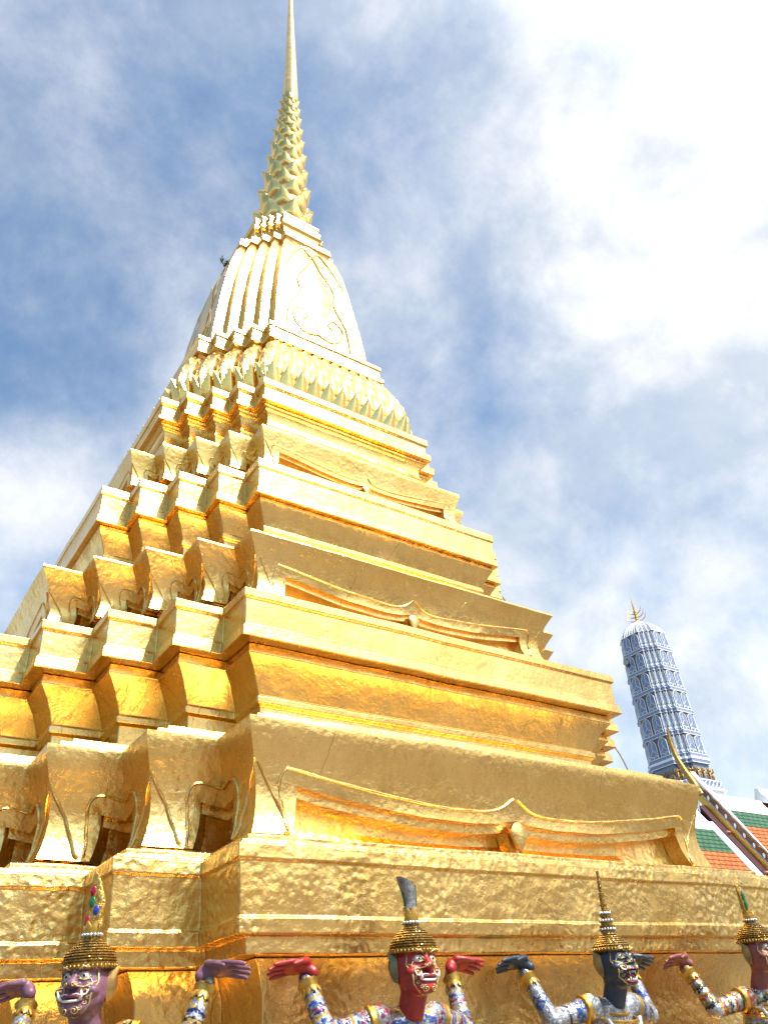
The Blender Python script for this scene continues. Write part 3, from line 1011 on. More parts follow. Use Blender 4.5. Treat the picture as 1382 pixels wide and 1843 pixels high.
# lower roof stepping out under the gable
LZ = 15.4
XA = 40.0
ylw, ylg = HY-1.15, HY-2.38
slope(XA, 50.35, ylw, ylg, LZ).build('green_tile_border', GREEN_T, hall, smooth=0)
slope(XA, 50.35, ylg, YE-.3, LZ).build('orange_tile_field', ORANGE_T, hall, smooth=0)
ridge(XA, 50.5, LZ, 0, ylw).build('white_ridge', WHITE, hall, smooth=30)
mb = MB()
for o_, w_ in ((0.0, .07), (.30, .05), (.52, .07)):
    mb.tube([hp(50.35+o_, y, .09, LZ) for y in (ylw+.35, 24, 22, 20, YE-.3)], w_, 6)
mb.grid([[hp(x, y, .04, LZ) for x in (50.2, 51.0)] for y in (ylw+.4, YE-.3)])
mb.build('white_flashing', WHITE, hall, smooth=40, merge=False, fix=False)
# red boards under the overhang, gable wall
mb = MB()
for (xa, da, xb, db) in ((51.0, .10, 51.02, .45), (51.02, .45, 52.0, .62), (52.0, .62, 52.02, 1.0)):
    mb.grid([[hp(xa, y, da, LZ), hp(xb, y, db, LZ)] for y in (HY-.1, 24, 22, 20, YE-.4)])
mb.build('red_soffit', DARKRED, hall, smooth=30)
mb = MB()
gz = lambda y: HZ-SLP*abs(y-HY)-.5
mb.add([Vector(U((53.2, y, z)))-HO for y, z in ((HY, gz(HY)), (YE, gz(YE)), (YE, -1.8), (HY+8.7, -1.8), (HY+8.7, gz(HY+8.7)))], [(0, 1, 2, 3, 4)])
mb.grid([[Vector(U((x, YE+1.2, z)))-HO for x in (53.2, X1)] for z in (-1.8, 4.5)])
mb.build('gable_wall', DARKRED, hall, smooth=0, fix=False)
PINKG = mat_plain('faded_pink_gilding', (.45, .18, .12), .5, .2)
for yy in (24.62, 22.55, 20.6):
    mb = MB()
    mb.ball(hp(51.35, yy, .50, LZ), (.09, .13, .07), 10, 8)
    mb.build('purlin_end', PINKG, hall, smooth=40, merge=False)
lz_ = lambda y: LZ-SLP*abs(y-HY)-.5
mb = MB()
mb.add([Vector(U((41.6, y, z)))-HO for y, z in ((HY, lz_(HY)), (YE-.3, lz_(YE-.3)), (YE-.3, -1.8), (HY+9, -1.8), (HY+9, lz_(HY+9)))], [(0, 1, 2, 3, 4)])
mb.grid([[Vector(U((x, YE+1.0, z)))-HO for x in (41.6, 53.2)] for z in (-1.8, 3.4)])
mb.build('lower_gable_wall', DARKRED, hall, smooth=0, fix=False)
mb = MB()
mb.grid([[Vector(U((x, y, LZ-SLP*(y-HY))))-HO for x in (XA, 51.0)] for y in (HY, HY+9)])
mb.build('far_lower_slope', ORANGE_T, hall, smooth=0, fix=False)
mb = MB()
mb.tube([hp(XA, y, .1, LZ) for y in (HY+.1, 24, 22, 20, YE-.3)], .16, 8)
mb.tube([Vector(U((XA, y, LZ-SLP*(y-HY)+.1)))-HO for y in (HY-.1, 29, 32, HY+9)], .16, 8)
mb.build('white_verge', WHITE, hall, smooth=60, merge=False)
# gilded bargeboard: board, upper fin with leaf teeth, mirror drops
mb = MB()
ys = [HY+.25-(.25+8.9)*i/26 for i in range(27)]
sagb = lambda y: -.10*math.sin(math.pi*(HY+.25-y)/9.15)
for (da, db, xa, xb) in ((-1.0, -.02, 51.75, 52.2),):
    rows = []
    for y in ys:
        rows.append([hp(xa, y, da+sagb(y)), hp(xa, y, db+sagb(y)), hp(xb, y, db+sagb(y)), hp(xb, y, da+sagb(y))])
    mb.grid(rows, True)
barge = mb.build('bargeboard', GOLD_PAINT, hall, smooth=30)
mb = MB()
rows = []
for y in ys:
    rows.append([hp(51.9, y, sagb(y)-.02), hp(51.9, y, sagb(y)+.62), hp(52.1, y, sagb(y)+.62), hp(52.1, y, sagb(y)-.02)])
mb.grid(rows, True)
nt = 16
for i in range(nt):
    y = HY-.5-8.3*i/nt
    q = [(y+.27, .55), (y+.05, .86), (y-.2, .98), (y-.3, .92), (y-.26, .55)]
    f_ = [hp(51.88, yy, d+sagb(y)) for yy, d in q]
    b_ = [hp(52.12, yy, d+sagb(y)) for yy, d in q]
    mb.add(f_+b_, [(0, 1, 2, 3, 4), (9, 8, 7, 6, 5)]+[(a, (a+1) % 5, 5+(a+1) % 5, 5+a) for a in range(5)])
fin = mb.build('leaf_fin', mat_plain('brown_gilt_mosaic', (.16, .075, .035), .35, .5, .003, 70, .6), barge, smooth=0)
MGLASS = mat_plain('mirror_glass', (.9, .9, .92), .12, .6)
for i in range(nt):
    y = HY-.5-8.3*i/nt
    mb = MB()
    mb.ball(hp(51.86, y-.05, .38+sagb(y)), (.03, .055, .095), 8, 6)
    mb.build('mirror_drop', MGLASS, barge, smooth=60, merge=False)
mb = MB()
mb.tube([hp(51.86, y, .04+sagb(y)) for y in ys], .018, 5)
mb.build('mirror_strip', MGLASS, barge, smooth=60, merge=False)
# white line along the top of the fin
mb = MB()
mb.tube([hp(52.3, y, sagb(y)+.80) for y in [HY+.6-5.0*i/16 for i in range(17)]], [.16-.009*i for i in range(17)], 8)
mb.build('white_verge', WHITE, hall, smooth=60)
# chofa horn
mb = MB()
ch = [ray_x(1262, 1432, 52), ray_x(1246, 1408, 52), ray_x(1228, 1382, 52), ray_x(1214, 1358, 52), ray_x(1205, 1334, 52), ray_x(1202, 1322, 52), ray_x(1200, 1309, 52)]
q = interp([Vector(U(p))-HO for p in ch], 5)
rr = np.interp(np.linspace(0, 1, len(q)), [0, .3, .6, .8, 1], [.19, .13, .095, .07, .012])
mb.tube(q, list(rr), 10)
mb.build('horn_finial', mat_plain('dark_gilding', (.34, .20, .045), .4, .7, .004, 40, .5), hall, smooth=70)

# ------------------------------------------------------------------ guardian statues
def surface_nets(fn, lo, hi, h):
    nx, ny, nz = [int((b-a)/h)+2 for a, b in zip(lo, hi)]
    X, Y, Z = np.meshgrid(lo[0]+h*np.arange(nx), lo[1]+h*np.arange(ny), lo[2]+h*np.arange(nz), indexing='ij')
    F = fn(np.stack([X, Y, Z], -1))
    S_ = F < 0
    cnt = np.zeros((nx-1, ny-1, nz-1))
    acc = np.zeros((nx-1, ny-1, nz-1, 3))
    cor = [(i, j, k) for i in (0, 1) for j in (0, 1) for k in (0, 1)]
    sub = lambda A, c: A[c[0]:nx-1+c[0], c[1]:ny-1+c[1], c[2]:nz-1+c[2]]
    for a in cor:
        for ax in range(3):
            if a[ax] == 0:
                b = list(a)
                b[ax] = 1
                fa, fb = sub(F, a), sub(F, b)
                m = (fa < 0) != (fb < 0)
                t = np.where(m, fa/np.where(m, fa-fb, 1), 0)
                p = np.zeros(m.shape+(3,))
                for q in range(3):
                    p[..., q] = a[q]
                p[..., ax] = t
                acc += p*m[..., None]
                cnt += m
    act = cnt > 0
    idx = -np.ones(act.shape, int)
    idx[act] = np.arange(act.sum())
    I = np.argwhere(act)
    V = np.array(lo)+h*(I+acc[act]/cnt[act][:, None])
    fs = []
    for ax in range(3):
        a = [slice(1, nx-1), slice(1, ny-1), slice(1, nz-1)]
        b = list(a)
        a[ax] = slice(0, (nx, ny, nz)[ax]-1)
        b[ax] = slice(1, (nx, ny, nz)[ax])
        s0, s1 = S_[tuple(a)], S_[tuple(b)]
        for flip, m in ((False, s0 & ~s1), (True, ~s0 & s1)):
            P = np.argwhere(m)
            for q in range(3):
                if q != ax:
                    P[:, q] += 1
            u, v = [q for q in range(3) if q != ax]
            quad = []
            for du, dv in ((0, 0), (-1, 0), (-1, -1), (0, -1)):
                Q = P.copy()
                Q[:, u] += du
                Q[:, v] += dv
                quad.append(idx[Q[:, 0], Q[:, 1], Q[:, 2]])
            if len(P):
                quad = np.stack(quad, 1)
                if flip != (ax == 1):
                    quad = quad[:, ::-1]
                fs.append(quad)
    fs = np.concatenate(fs)
    mb = MB()
    mb.add([tuple(v) for v in V], [tuple(int(i) for i in f) for f in fs])
    return mb


def smin(a, b, k):
    h = np.clip(.5+.5*(b-a)/k, 0, 1)
    return b+(a-b)*h-k*h*(1-h)


def sd_cone(p, a, b, ra, rb):
    a, b = np.array(a, float), np.array(b, float)
    ba = b-a
    t = np.clip(((p-a) @ ba)/(ba @ ba), 0, 1)
    return np.linalg.norm(p-(a+t[..., None]*ba), axis=-1)-(ra+(rb-ra)*t)


def sd_ell(p, c, r):
    r = np.array(r, float)
    q = (p-np.array(c))/r
    n = np.linalg.norm(q, axis=-1)
    return (n-1)*r.min()*np.where(n > 1, 1.0, 1.0)


SH, EL, WR = (.130, .02, 1.150), (.315, .075, 1.112), (.352, .165, 1.300)


def body_fn(p):
    d = sd_ell(p, (0, .035, 1.02), (.128, .088, .13))
    d = smin(d, sd_ell(p, (0, .03, .82), (.10, .085, .12)), .05)
    d = smin(d, sd_ell(p, (0, .03, .69), (.12, .095, .09)), .05)
    d = smin(d, sd_cone(p, (0, .03, 1.10), (0, -.01, 1.17), .056, .046), .03)
    q = p.copy()
    q[..., 0] = np.abs(q[..., 0])
    d = smin(d, sd_cone(q, (.05, .03, 1.13), SH, .055, .050), .03)
    d = smin(d, sd_cone(q, SH, EL, .048, .040), .02)
    d = smin(d, sd_cone(q, EL, WR, .041, .029), .014)
    kn, an = (.24, -.12, .40), (.19, .02, .08)
    d = smin(d, sd_cone(q, (.07, .03, .66), kn, .085, .06), .04)
    d = smin(d, sd_cone(q, kn, an, .058, .036), .02)
    d = smin(d, sd_cone(q, (.19, .04, .035), (.26, -.12, .03), .036, .028), .02)
    return d


def hand_fn(p):
    # wrist at origin, fingers along +x, palm up
    d = sd_ell(p, (.045, 0, .0), (.055, .042, .017))
    d = smin(d, sd_cone(p, (-.012, 0, -.03), (.02, 0, -.004), .022, .019), .02)
    for i, (y, L, yo) in enumerate([(-.0315, .080, -.005), (-.0105, .093, -.002), (.0105, .089, .002), (.0315, .072, .006)]):
        a = (.075, y, .002)
        b = (.075+L*.45, y+yo*.5, -.002)
        c = (.075+L*.8, y+yo*.9, -.004)
        e = (.075+L, y+yo, -.007)
        f = np.minimum(np.minimum(sd_cone(p, a, b, .0098, .0090), sd_cone(p, b, c, .0090, .0082)), sd_cone(p, c, e, .0082, .0064))
        d = smin(d, f, .003)
    t = np.minimum(sd_cone(p, (.015, -.030, -.004), (.050, -.048, -.016), .013, .010), sd_cone(p, (.050, -.048, -.016), (.085, -.050, -.024), .010, .007))
    return smin(d, t, .008)


def head_fn(monkey):
    def fn(p):
        d = sd_ell(p, (0, 0, .012), (.072, .078, .095))
        d = smin(d, sd_ell(p, (0, -.02, -.044), (.069, .062, .050)), .02)
        q = p.copy()
        q[..., 0] = np.abs(q[..., 0])
        d = smin(d, sd_cone(q, (.0, -.074, .050), (.03, -.072, .062), .008, .011), .008)
        d = smin(d, sd_cone(q, (.03, -.072, .062), (.062, -.042, .052), .011, .007), .008)
        d = smin(d, sd_ell(q, (.047, -.054, -.018), (.025, .022, .020)), .012)
        d = smin(d, sd_cone(p, (0, -.070, .040), (0, -.092, .004), .010, .016), .008)
        d = smin(d, sd_ell(q, (.015, -.086, .0), (.011, .012, .009)), .005)
        if monkey:
            d = smin(d, sd_ell(p, (0, -.062, -.034), (.046, .044, .030)), .015)
            d = smin(d, sd_ell(p, (0, -.060, -.082), (.040, .036, .020)), .010)
            d = np.maximum(d, -sd_ell(p, (0, -.105, -.056), (.034, .050, .026)))
        else:
            d = smin(d, sd_ell(p, (0, -.070, -.036), (.040, .024, .018)), .010)
            d = smin(d, sd_ell(p, (0, -.062, -.074), (.042, .026, .025)), .014)
            d = np.maximum(d, -sd_ell(p, (0, -.098, -.046), (.030, .016, .007)))
        # eye sockets
        d = np.maximum(d, -(sd_ell(q, (.029, -.084, .031), (.017, .016, .011))))
        d = smin(d, sd_cone(p, (0, -.005, -.05), (0, .045, -.16), .048, .047), .02)
        return d
    return fn


def mat_mosaic(name, cols, band, glint=.55, scale=70):
    m, T, p = new_mat(name)
    vec = T.node('ShaderNodeTexCoord').outputs['Object']
    vo = T.node('ShaderNodeTexVoronoi', {'Vector': vec, 'Scale': scale, 'Randomness': .6})
    ed = T.node('ShaderNodeTexVoronoi', {'Vector': vec, 'Scale': scale, 'Randomness': .75}, feature='DISTANCE_TO_EDGE')
    rnd = T.node('ShaderNodeSeparateXYZ', {0: vo.outputs['Color']})
    n = len(cols)
    at = T.node('ShaderNodeAttribute', attribute_name='limb').outputs['Fac']
    fr = T.math('FRACT', T.math('ADD', T.math('MULTIPLY', at, band), T.math('MULTIPLY', T.noise(vec, 9, 3), .5)))
    sel = T.math('ADD', T.math('MULTIPLY', fr, .82), T.math('MULTIPLY', rnd.outputs[0], .18))
    c = T.ramp(sel, [(i/n, cc) for i, cc in enumerate(cols)], 'CONSTANT')
    c = T.mix(T.maprange(ed.outputs['Distance'], 0, .06, .85, 0), c, (.10, .075, .05))
    T.t.links.new(c, p.inputs['Base Color'])
    p.inputs['Metallic'].default_value = glint
    T.t.links.new(T.maprange(rnd.outputs[1], 0, 1, .10, .38), p.inputs['Roughness'])
    # each chip of glass tilts its own way
    geo = T.node('ShaderNodeNewGeometry').outputs['Normal']
    off = T.node('ShaderNodeVectorMath', {0: vo.outputs['Color'], 1: (.5, .5, .5)}, operation='SUBTRACT').outputs[0]
    off = T.node('ShaderNodeVectorMath', {0: off, 'Scale': .45}, operation='SCALE').outputs[0]
    nn = T.node('ShaderNodeVectorMath', {0: geo, 1: off}, operation='ADD').outputs[0]
    nn = T.node('ShaderNodeVectorMath', {0: nn}, operation='NORMALIZE').outputs[0]
    b = T.node('ShaderNodeBump', {'Height': ed.outputs['Distance'], 'Strength': .6, 'Distance': .004, 'Normal': nn})
    T.t.links.new(b.outputs[0], p.inputs['Normal'])
    return m


def add_limb_attr(ob):
    me = ob.data
    n = len(me.vertices)
    co = np.zeros(n*3)
    me.vertices.foreach_get('co', co)
    co = co.reshape(-1, 3)
    q = np.abs(co[:, 0])
    P = np.stack([q, co[:, 1], co[:, 2]], 1)
    val = co[:, 2].copy()*.7

    def along(a, b):
        a, b = np.array(a), np.array(b)
        t = np.clip(((P-a) @ (b-a))/((b-a) @ (b-a)), 0, 1)
        return np.linalg.norm(P-(a+t[:, None]*(b-a)), axis=1), t*np.linalg.norm(b-a)
    d1, t1 = along(SH, EL)
    d2, t2 = along(EL, WR)
    up = (d1 < .056) & (d1 <= d2)
    lo = (d2 < .056) & (d2 < d1)
    val[up] = t1[up]
    val[lo] = .19+t2[lo]
    at = me.attributes.new('limb', 'FLOAT', 'POINT')
    at.data.foreach_set('value', val.astype(np.float32))


SILV, GRAY, BLU, MAG, GLD, DKB, BLK = (.50, .51, .53), (.30, .31, .33), (.05, .10, .34), (.28, .03, .10), (.62, .36, .07), (.02, .03, .12), (.03, .03, .035)
EYE_W = mat_plain('eye_white', (.78, .77, .74), .3)
EYE_B = mat_plain('eye_black', (.015, .015, .02), .2)
IVORY = mat_plain('ivory_paint', (.80, .78, .70), .35)
MOUTH = mat_plain('mouth_red', (.25, .02, .03), .4)
LINE_G = mat_plain('gilt_line', (.62, .42, .16), .4, .5)
GREENG = mat_plain('green_glass', (.02, .16, .05), .15, .3, .002, 60, .3)
REDG = mat_plain('red_glass', (.35, .015, .03), .15, .3)
BLUEG = mat_plain('blue_glass', (.03, .05, .35), .15, .3)
GREYM = mat_plain('grey_mosaic', (.25, .24, .23), .3, .4, .002, 140, .5)
CROWN_M = mat_mosaic('crown_mosaic', [(.20, .12, .03), (.42, .24, .05), (.30, .26, .22), (.12, .08, .04)], 90, .8, 150)

PLUME = mat_mosaic('plume_mosaic', [(.30, .17, .03), (.50, .28, .05), (.16, .10, .04), (.38, .2, .03)], 60, .6, 130)
BODY_MB = surface_nets(body_fn, (-.46, -.22, -.02), (.46, .24, 1.42), .0085)
HAND_MB = surface_nets(hand_fn, (-.06, -.11, -.07), (.20, .075, .04), .0028)
HEADS = {mk: surface_nets(head_fn(mk), (-.10, -.135, -.22), (.10, .115, .125), .0036) for mk in (False, True)}
HC = Vector((0, -.055, 1.300))


def orient(a, b):
    """matrix placing local +Z along a->b at a"""
    d = (Vector(b)-Vector(a)).normalized()
    return Matrix.Translation(a) @ d.to_track_quat('Z', 'Y').to_matrix().to_4x4()


def spiral(cx, cz, r, turns, a0, sg, y, n=26):
    out = []
    for i in range(n):
        t = i/(n-1)
        th = a0+sg*turns*2*math.pi*t
        out.append((cx+r*(1-t*.85)*math.cos(th), y+.004*t, cz+r*(1-t*.85)*math.sin(th)))
    return out


def on_head(mk, pts, lift=.002):
    """drop points onto the head's front surface along -y"""
    fn = head_fn(mk)
    ys = np.linspace(-.135, .05, 240)
    out = []
    for (x, z) in pts:
        P = np.stack([np.full_like(ys, x), ys, np.full_like(ys, z)], -1)
        d = fn(P)
        i = np.argmax(d < 0) if (d < 0).any() else 150
        out.append((x, ys[i]-lift, z))
    return out


def statue(x, y, rz, label, monkey, paint, paint_col, cols, band, crown, line_mat, ear, z=.55, dz=0.0):
    root = thing('guardian_statue', label, 'statue', (x, y, z), rz, 'guardian statues holding up the ledge')
    bm_ = mat_mosaic('mosaic_'+crown, cols, band)
    body = BODY_MB.build('body', bm_, root, smooth=180, fix=True, merge=False)
    add_limb_attr(body)
    skin = mat_plain('painted_plaster_'+crown, paint_col, .42, 0, .0025, 60, .35, coat=.12)
    # trims on the body
    for sg in (-1, 1):
        w = MB()
        S = Matrix.Scale(sg, 4, (1, 0, 0))
        w.lathe([(.038, -.035), (.043, -.028), (.037, -.018), (.044, .0), (.050, .012), (.046, .020), (.03, .022)], 18)
        for i in range(9):
            th = 2*math.pi*i/9
            petal(w, (math.cos(th)*.040, math.sin(th)*.040, -.014), (-math.sin(th), math.cos(th), 0), (math.cos(th)*.15, math.sin(th)*.15, -1), (math.cos(th), math.sin(th), 0), .014, .034, .004, .004,
                  conv=tuple, nu=2)
        w.xform(S @ orient(Vector(WR)-(Vector(WR)-Vector(EL)).normalized()*.028, Vector(WR)) @ Matrix.Scale(.84, 4))
        w.build('wrist_cuff', GOLD_PAINT, body, smooth=50)
        w = MB()
        w.lathe([(.046, -.018), (.055, -.012), (.053, 0), (.057, .012), (.048, .02)], 18)
        w.xform(S @ orient(Vector(SH)+(Vector(EL)-Vector(SH))*.12, Vector(EL)))
        w.build('arm_band', GOLD_PAINT, body, smooth=50)
    w = MB()
    for r_, z_ in ((.072, 1.155), (.092, 1.125), (.115, 1.09)):
        ring_ = [(r_*1.15*math.cos(t), .02+r_*.95*math.sin(t)-(.02 if r_ > .08 else .0), z_-.04*(1-math.sin(t))*.5) for t in [2*math.pi*i/28 for i in range(29)]]
        w.tube(ring_, .007, 6)
    w.build('necklace', GOLD_PAINT, body, smooth=60, merge=False)
    w = MB()
    for sg in (-1, 1):
        w.tube([(sg*.105, -.045, 1.10), (sg*.06, -.075, 1.02), (0, -.078, .92), (-sg*.07, -.06, .8)], [.012]*4, 8)
    w.build('chest_sash', MIRROR, body, smooth=60, merge=False)
    w = MB()
    w.lathe([(.10, -.02), (.118, -.012), (.12, .012), (.105, .02)], 24)
    w.v = [(a*1.0, b*.86+.03, c+.75) for a, b, c in w.v]
    w.build('belt', GOLD_PAINT, body, smooth=50)
    # hands pressed up under the ledge
    for sg in (-1, 1):
        h = MB()
        h.add(HAND_MB.v, HAND_MB.f)
        M = Matrix.Scale(sg, 4, (1, 0, 0)) @ Matrix.Translation((WR[0]-.004, WR[1]-.004, WR[2]+.045)) @ Matrix.Rotation(rad(5), 4, 'Y') @ Matrix.Rotation(rad(-34), 4, 'X') @ Matrix.Scale(1.0, 4)
        h.xform(M)
        h.build('hand', skin, root, smooth=180)
    # head
    H = MB()
    H.add(HEADS[monkey].v, HEADS[monkey].f)
    head = H.build('head', skin, root, smooth=180)
    head.location = HC+Vector((0, 0, dz+.006))
    head.scale = (1.08, 1.06, .90)
    for sg in (-1, 1):
        b = MB()
        b.ball((sg*.029, -.0675, .030), (.0125, .0105, .0095), 12, 10)
        n0 = len(b.f)
        b.ball((sg*.030, -.0755, .030), (.0055, .004, .0055), 10, 8)
        e = b.build('eye', EYE_W, head, smooth=180, merge=False, fix=False)
        e.data.materials.append(EYE_B)
        for pl in e.data.polygons:
            if pl.index >= n0:
                pl.material_index = 1
    ln = MB()
    for sg in (-1, 1):
        ln.tube(on_head(monkey, [(sg*a, c) for a, c in ((.006, .058), (.018, .052), (.030, .060), (.042, .058), (.052, .066), (.060, .058))]), .0035, 6)
        ln.tube(on_head(monkey, [(sg*a, c) for a, c in ((.012, .026), (.022, .042), (.036, .042), (.048, .026))]), .0022, 6)
        ln.tube(on_head(monkey, [(sg*a, c) for a, c in ((.014, .022), (.03, .017), (.046, .022))]), .0020, 6)
        # cheek scrolls and beard curls
        sp_ = [(p[0], p[2]) for p in spiral(sg*.040, -.020, .017, 1.4, .5 if sg > 0 else 2.6, sg, 0)]
        ln.tube(on_head(monkey, sp_), .0022, 6)
        if not monkey:
            sp_ = [(p[0], p[2]) for p in spiral(sg*.016, -.080, .013, 1.5, 1.6, -sg, 0)]
            ln.tube(on_head(monkey, sp_), .0022, 6)
        ln.tube(on_head(monkey, [(sg*a, c) for a, c in ((.060, .045), (.0625, .01), (.058, -.03), (.050, -.06), (.034, -.088), (.0, -.100))], .001), .0032, 6)
        ln.tube(on_head(monkey, [(sg*a, c) for a, c in ((.0, .068), (.02, .078), (.04, .076), (.058, .066))]), .0028, 6)
        ln.tube(on_head(monkey, [(sg*a, c) for a, c in ((.012, .006), (.022, -.004), (.034, -.006), (.050, .002), (.060, .012))]), .0022, 6)
        ln.tube(on_head(monkey, [(sg*a, c) for a, c in ((.0, .046), (.010, .066), (.022, .062), (.03, .074), (.042, .066), (.05, .078))]), .0020, 6)
        ln.tube(on_head(monkey, [(p[0], p[2]) for p in spiral(sg*.013, .002, .008, 1.2, 0 if sg > 0 else 3.1, sg, 0)]), .0016, 6)
        for q in range(3):
            ln.tube(on_head(monkey, [(p[0], p[2]) for p in spiral(sg*(.030+.009*q), -.074+.017*q, .0065, 1.1, 1.0, -sg, 0, 14)]), .0016, 6)
    for sg in (-1, 1):
        wl = MB()
        wl.tube(on_head(monkey, [(sg*a, c) for a, c in ((.008, -.030), (.02, -.028), (.034, -.034), (.046, -.030), (.052, -.016))]), .0024, 6)
        wl.tube(on_head(monkey, [(sg*a, c) for a, c in ((.052, -.016), (.053, .005), (.047, .02), (.014, .031), (.020, .040), (.034, .041), (.046, .030), (.034, .021), (.020, .022), (.014, .031))]), .0014, 6)
        wl.build('white_lines', IVORY, head, smooth=180, merge=False)
    ln.build('gilt_scrolls', line_mat, head, smooth=180, merge=False)
    te = MB()
    if monkey:
        for zz, up in ((-.038, -1), (-.079, 1)):
            for i in range(7):
                a = -.9+1.8*i/6
                xx, yy = .030*math.sin(a), -.062-.033*math.cos(a)
                L = .016 if i in (1, 5) else .009
                te.tube([(xx, yy, zz), (xx, yy-.001, zz+up*L)], [.0042, .0015], 6)
    else:
        te.tube([(.030*math.sin(a), -.074-.016*math.cos(a), -.046-.004*math.cos(a)) for a in [-1.4+2.8*i/12 for i in range(13)]], .0052, 6)
        for sg in (-1, 1):
            te.tube([(sg*.030, -.082, -.046), (sg*.037, -.092, -.036), (sg*.040, -.096, -.018)], [.006, .0055, .001], 8)
    te.build('teeth', IVORY, head, smooth=180, merge=False)
    mo = MB()
    if monkey:
        mo.ball((0, -.060, -.058), (.032, .026, .022), 14, 10)
    for zz, rr in ((-.0365, .0030), (-.056, .0032)) if not monkey else ((-.031, .0034), (-.086, .0036)):
        mo.tube(on_head(monkey, [(-.036, zz-.004*(1 if zz > -.05 else -2)), (-.02, zz+.001), (0, zz+.002), (.02, zz+.001), (.036, zz-.004*(1 if zz > -.05 else -2))]), rr, 6)
    mo.build('mouth', MOUTH, head, smooth=180, merge=False)
    for sg in (-1, 1):
        e = MB()
        ol = [(0, -.05), (.016, -.042), (.028, -.018), (.034, .012), (.030, .042), (.036, .070), (.016, .058), (0, .046), (-.006, .0)]
        e.plate(ol, .008, (sg*.066, .008, -.004), Vector((sg*.62, .78, 0)), (0, .0, 1), Vector((sg*.78, -.62, 0)), .006)
        e.build('ear', ear, head, smooth=40)
    # crown
    Cz = .062
    c = MB()
    if crown == 'spire':
        pr = [(.074, -.012), (.086, -.006), (.088, .008), (.078, .014)]
        for i in range(6):
            r_ = .076-.0088*i
            pr += [(r_, .016+.010*i), (r_+.004, .019+.010*i), (r_, .024+.010*i)]
        for i, (r_, dz) in enumerate([(.030, .012), (.026, .014), (.033, .010), (.024, .014), (.029, .010), (.020, .014), (.024, .010), (.016, .014), (.019, .009), (.012, .02), (.015, .008), (.011, .046), (.0125, .008), (.009, .058), (.0065, .048)]):
            pr += [(r_, pr[-1][1]+.003), (r_+.001, pr[-1][1]+dz)]
        pr += [(.001, pr[-1][1]+.004)]
        c.lathe(pr, 28)
        tilt = Matrix.Rotation(rad(2), 4, 'X')
    else:
        pr = [(.074, -.012), (.088, -.006), (.091, .010), (.083, .016)]
        for i in range(8):
            r_ = .084*(1-(i/9.6)**1.7)
            pr += [(r_, .018+.0098*i), (r_+.0045, .021+.0098*i), (r_-.001, .026+.0098*i)]
        pr += [(.027, .10), (.027, .112), (.022, .118)]
        c.lathe(pr, 28)
        tilt = Matrix.Rotation(rad(2), 4, 'X')
    BT = Matrix.Translation((0, .0, Cz)) @ tilt
    c.xform(BT)
    cr = c.build('crown', CROWN_M, head, smooth=28)
    # beaded mirror rings
    for zr, rr, nb in ([(.112, .030, 16)] if crown != 'spire' else [(.094, .032, 16), (.134, .027, 13), (.168, .022, 13)]):
        b = MB()
        for i in range(nb):
            th = 2*math.pi*i/nb
            b.ball((rr*math.cos(th), rr*math.sin(th), zr), (.0062, .0062, .0075), 8, 6)
        b.xform(BT)
        b.build('mirror_beads', MIRROR, cr, smooth=180, merge=False)
    b = MB()
    for i in range(40):
        th = 2*math.pi*i/40
        b.ball((.089*math.cos(th), .089*math.sin(th), .002), (.004, .004, .006), 6, 5)
    b.xform(BT)
    b.build('brim_beads', GOLD_PAINT, cr, smooth=180, merge=False)
    if crown == 'horn':
        w = MB()
        secs = [(0, .026, 0), (.03, .025, 0), (.06, .025, .0), (.09, .0265, .001), (.12, .030, .004), (.145, .034, .009), (.165, .038, .015)]
        rows = []
        for i, (dz, r_, lean_) in enumerate(secs):
            rows.append([(r_*math.cos(t)-lean_, r_*.8*math.sin(t), .118+dz*.95+(-.020*math.cos(t) if i == len(secs)-1 else 0)) for t in [2*math.pi*k/20 for k in range(20)]])
        w.grid(rows, True)
        w.xform(BT)
        w.build('horn_tip', GREYM, cr, smooth=60)
        w = MB()
        top = rows[-1]
        w.add([(p[0], p[1], p[2]+.0012) for p in top], [tuple(range(20))])
        w.xform(BT)
        w.build('cut_face', mat_plain('grey_lead', (.30, .29, .31), .5, .2), cr, smooth=0)
        w = MB()
        for th, m_ in ((-.55, 0), (1.2, 0), (3.0, 0)):
            w.grid([[((r_+.0015)*math.cos(th+a)-lean_, (r_+.0015)*.8*math.sin(th+a), .118+dz) for a in (-.42, -.2, 0, .2, .42)] for dz, r_, lean_ in secs[2:6]])
        w.xform(BT)
        w.build('green_inlay', GREENG, cr, smooth=60, fix=False)
        w = MB()
        for i in range(7):
            th = 2*math.pi*i/7
            petal(w, (.024*math.cos(th), .024*math.sin(th), .118), (-math.sin(th), math.cos(th), 0), (0, 0, 1), (math.cos(th), math.sin(th)*.9, 0), .013, .055, .004, .004, conv=tuple, nu=2)
        w.xform(BT)
        w.build('leaf_cup', GOLD_PAINT, cr, smooth=50, merge=False)
    elif crown in ('flame', 'leaf'):
        # flat, tapering plume, wider than thick
        if crown == 'flame':
            secs = [(0, .030, .020, 0), (.03, .036, .020, .002), (.06, .034, .018, .0), (.10, .030, .016, .004), (.13, .034, .014, .006), (.17, .026, .011, .002), (.21, .020, .008, -.002), (.245, .012, .005, -.006), (.27, .002, .002, -.012)]
        else:
            secs = [(0, .026, .018, 0), (.03, .028, .018, .0), (.07, .030, .017, -.003), (.11, .031, .015, -.008), (.14, .030, .012, -.014), (.165, .024, .008, -.022), (.185, .012, .004, -.032), (.195, .002, .002, -.04)]
        w = MB()
        rows = [[(r_*math.cos(t)+l_, t_*math.sin(t), .116+dz*(.86 if crown == 'flame' else 1.05)) for t in [2*math.pi*k/20 for k in range(20)]] for dz, r_, t_, l_ in secs]
        w.grid(rows, True)
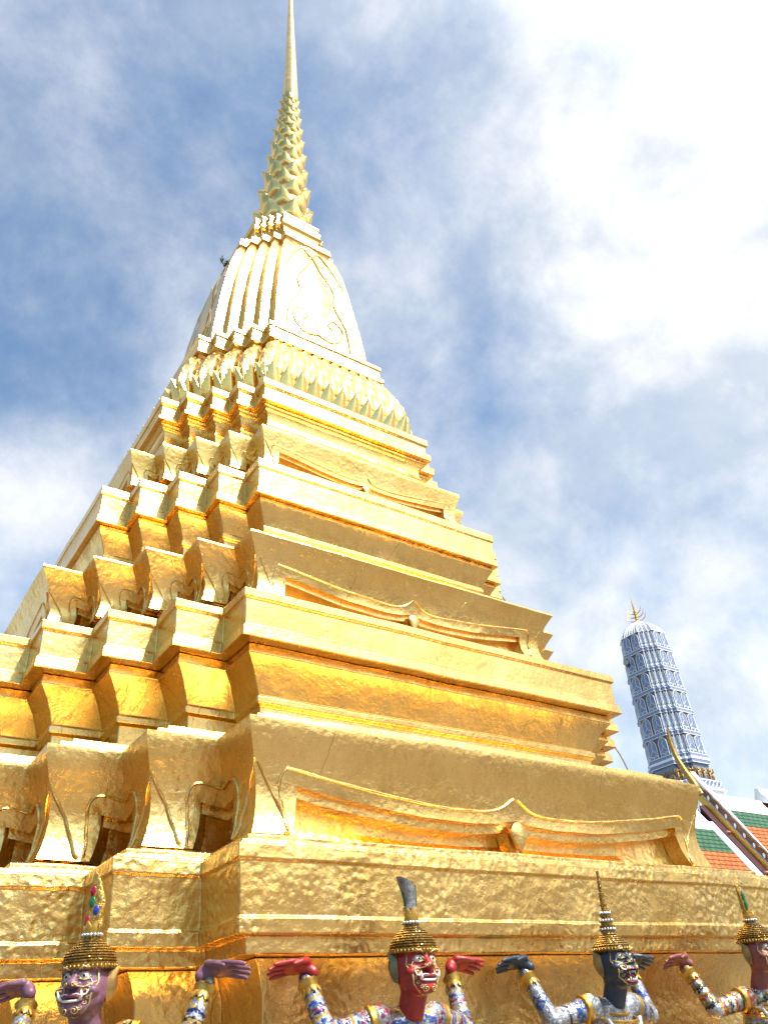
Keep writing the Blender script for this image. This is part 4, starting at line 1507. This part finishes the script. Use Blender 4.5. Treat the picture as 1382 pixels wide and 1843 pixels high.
        w.xform(BT)
        w.build('plume', PLUME, cr, smooth=60)
        spots = [(.05, -.4, REDG, 'red_inlay', .022), (.095, .3, BLUEG, 'blue_inlay', .016), (.13, -.3, GREENG, 'green_inlay', .02), (.18, -.35, REDG, 'red_inlay', .018)] if crown == 'flame' else \
                [(.08, -.35, GREENG, 'green_inlay', .03), (.12, -.3, GREENG, 'green_inlay', .025)]
        zz_ = [s_[0] for s_ in secs]
        for hh, uu, mt, nm_, L in spots:
            r_ = float(np.interp(hh, zz_, [s_[1] for s_ in secs]))
            t_ = float(np.interp(hh, zz_, [s_[2] for s_ in secs]))
            l_ = float(np.interp(hh, zz_, [s_[3] for s_ in secs]))
            for sg in (-1, 1):
                w = MB()
                w.ball((uu*r_+l_, sg*t_*.88, .116+hh*(.86 if crown == 'flame' else 1.05)), (.011, .0055, L*1.15), 10, 8)
                w.xform(BT)
                w.build(nm_, mt, cr, smooth=180)
        w = MB()
        for i in range(7):
            th = 2*math.pi*i/7
            petal(w, (.026*math.cos(th), .022*math.sin(th), .112), (-math.sin(th), math.cos(th), 0), (0, 0, 1), (math.cos(th), math.sin(th), 0), .014, .05, .004, .006, conv=tuple, nu=2)
        w.xform(BT)
        w.build('leaf_cup', GOLD_PAINT, cr, smooth=50, merge=False)
    return root


EAR_G = mat_plain('ear_grey_gilt', (.20, .155, .07), .35, .6, .001, 60, .3)
EAR_D = mat_plain('ear_dark_gilt', (.30, .17, .05), .35, .6, .001, 60, .3)
statue(-2.11*.5, -6.60*.5, 0, 'red faced demon statue with white tusks and a flat cut crown tip', False, 'red', (.30, .014, .014),
       [SILV, MAG, GRAY, BLU, SILV, GLD, GRAY, DKB], 14, 'horn', LINE_G, EAR_G)
statue(.12*.5, -6.62*.5, 0, 'dark blue monkey statue roaring with open mouth under a tall pointed crown', True, 'blue', (.016, .032, .052),
       [GRAY, SILV, GRAY, GRAY, BLU, GRAY, (.38, .39, .40), DKB], 5, 'spire', LINE_G, EAR_D)
statue(2.39*.5, -6.62*.5, 0, 'pinkish brown demon statue at the right edge with a leaf shaped crown tip', False, 'pink', (.22, .065, .055),
       [GLD, GRAY, (.40, .08, .03), GLD, SILV, BLK, (.2, .18, .08), GRAY], 12, 'leaf', LINE_G, EAR_D, dz=.035)
statue(-4.30*.5, -5.90*.5, -rad(45), 'purple faced demon statue at the left corner with coloured glass in its crown tip', False, 'purple', (.165, .07, .105),
       [SILV, GRAY, GLD, BLK, SILV, DKB, GRAY, GLD], 12, 'flame', LINE_G, EAR_D)
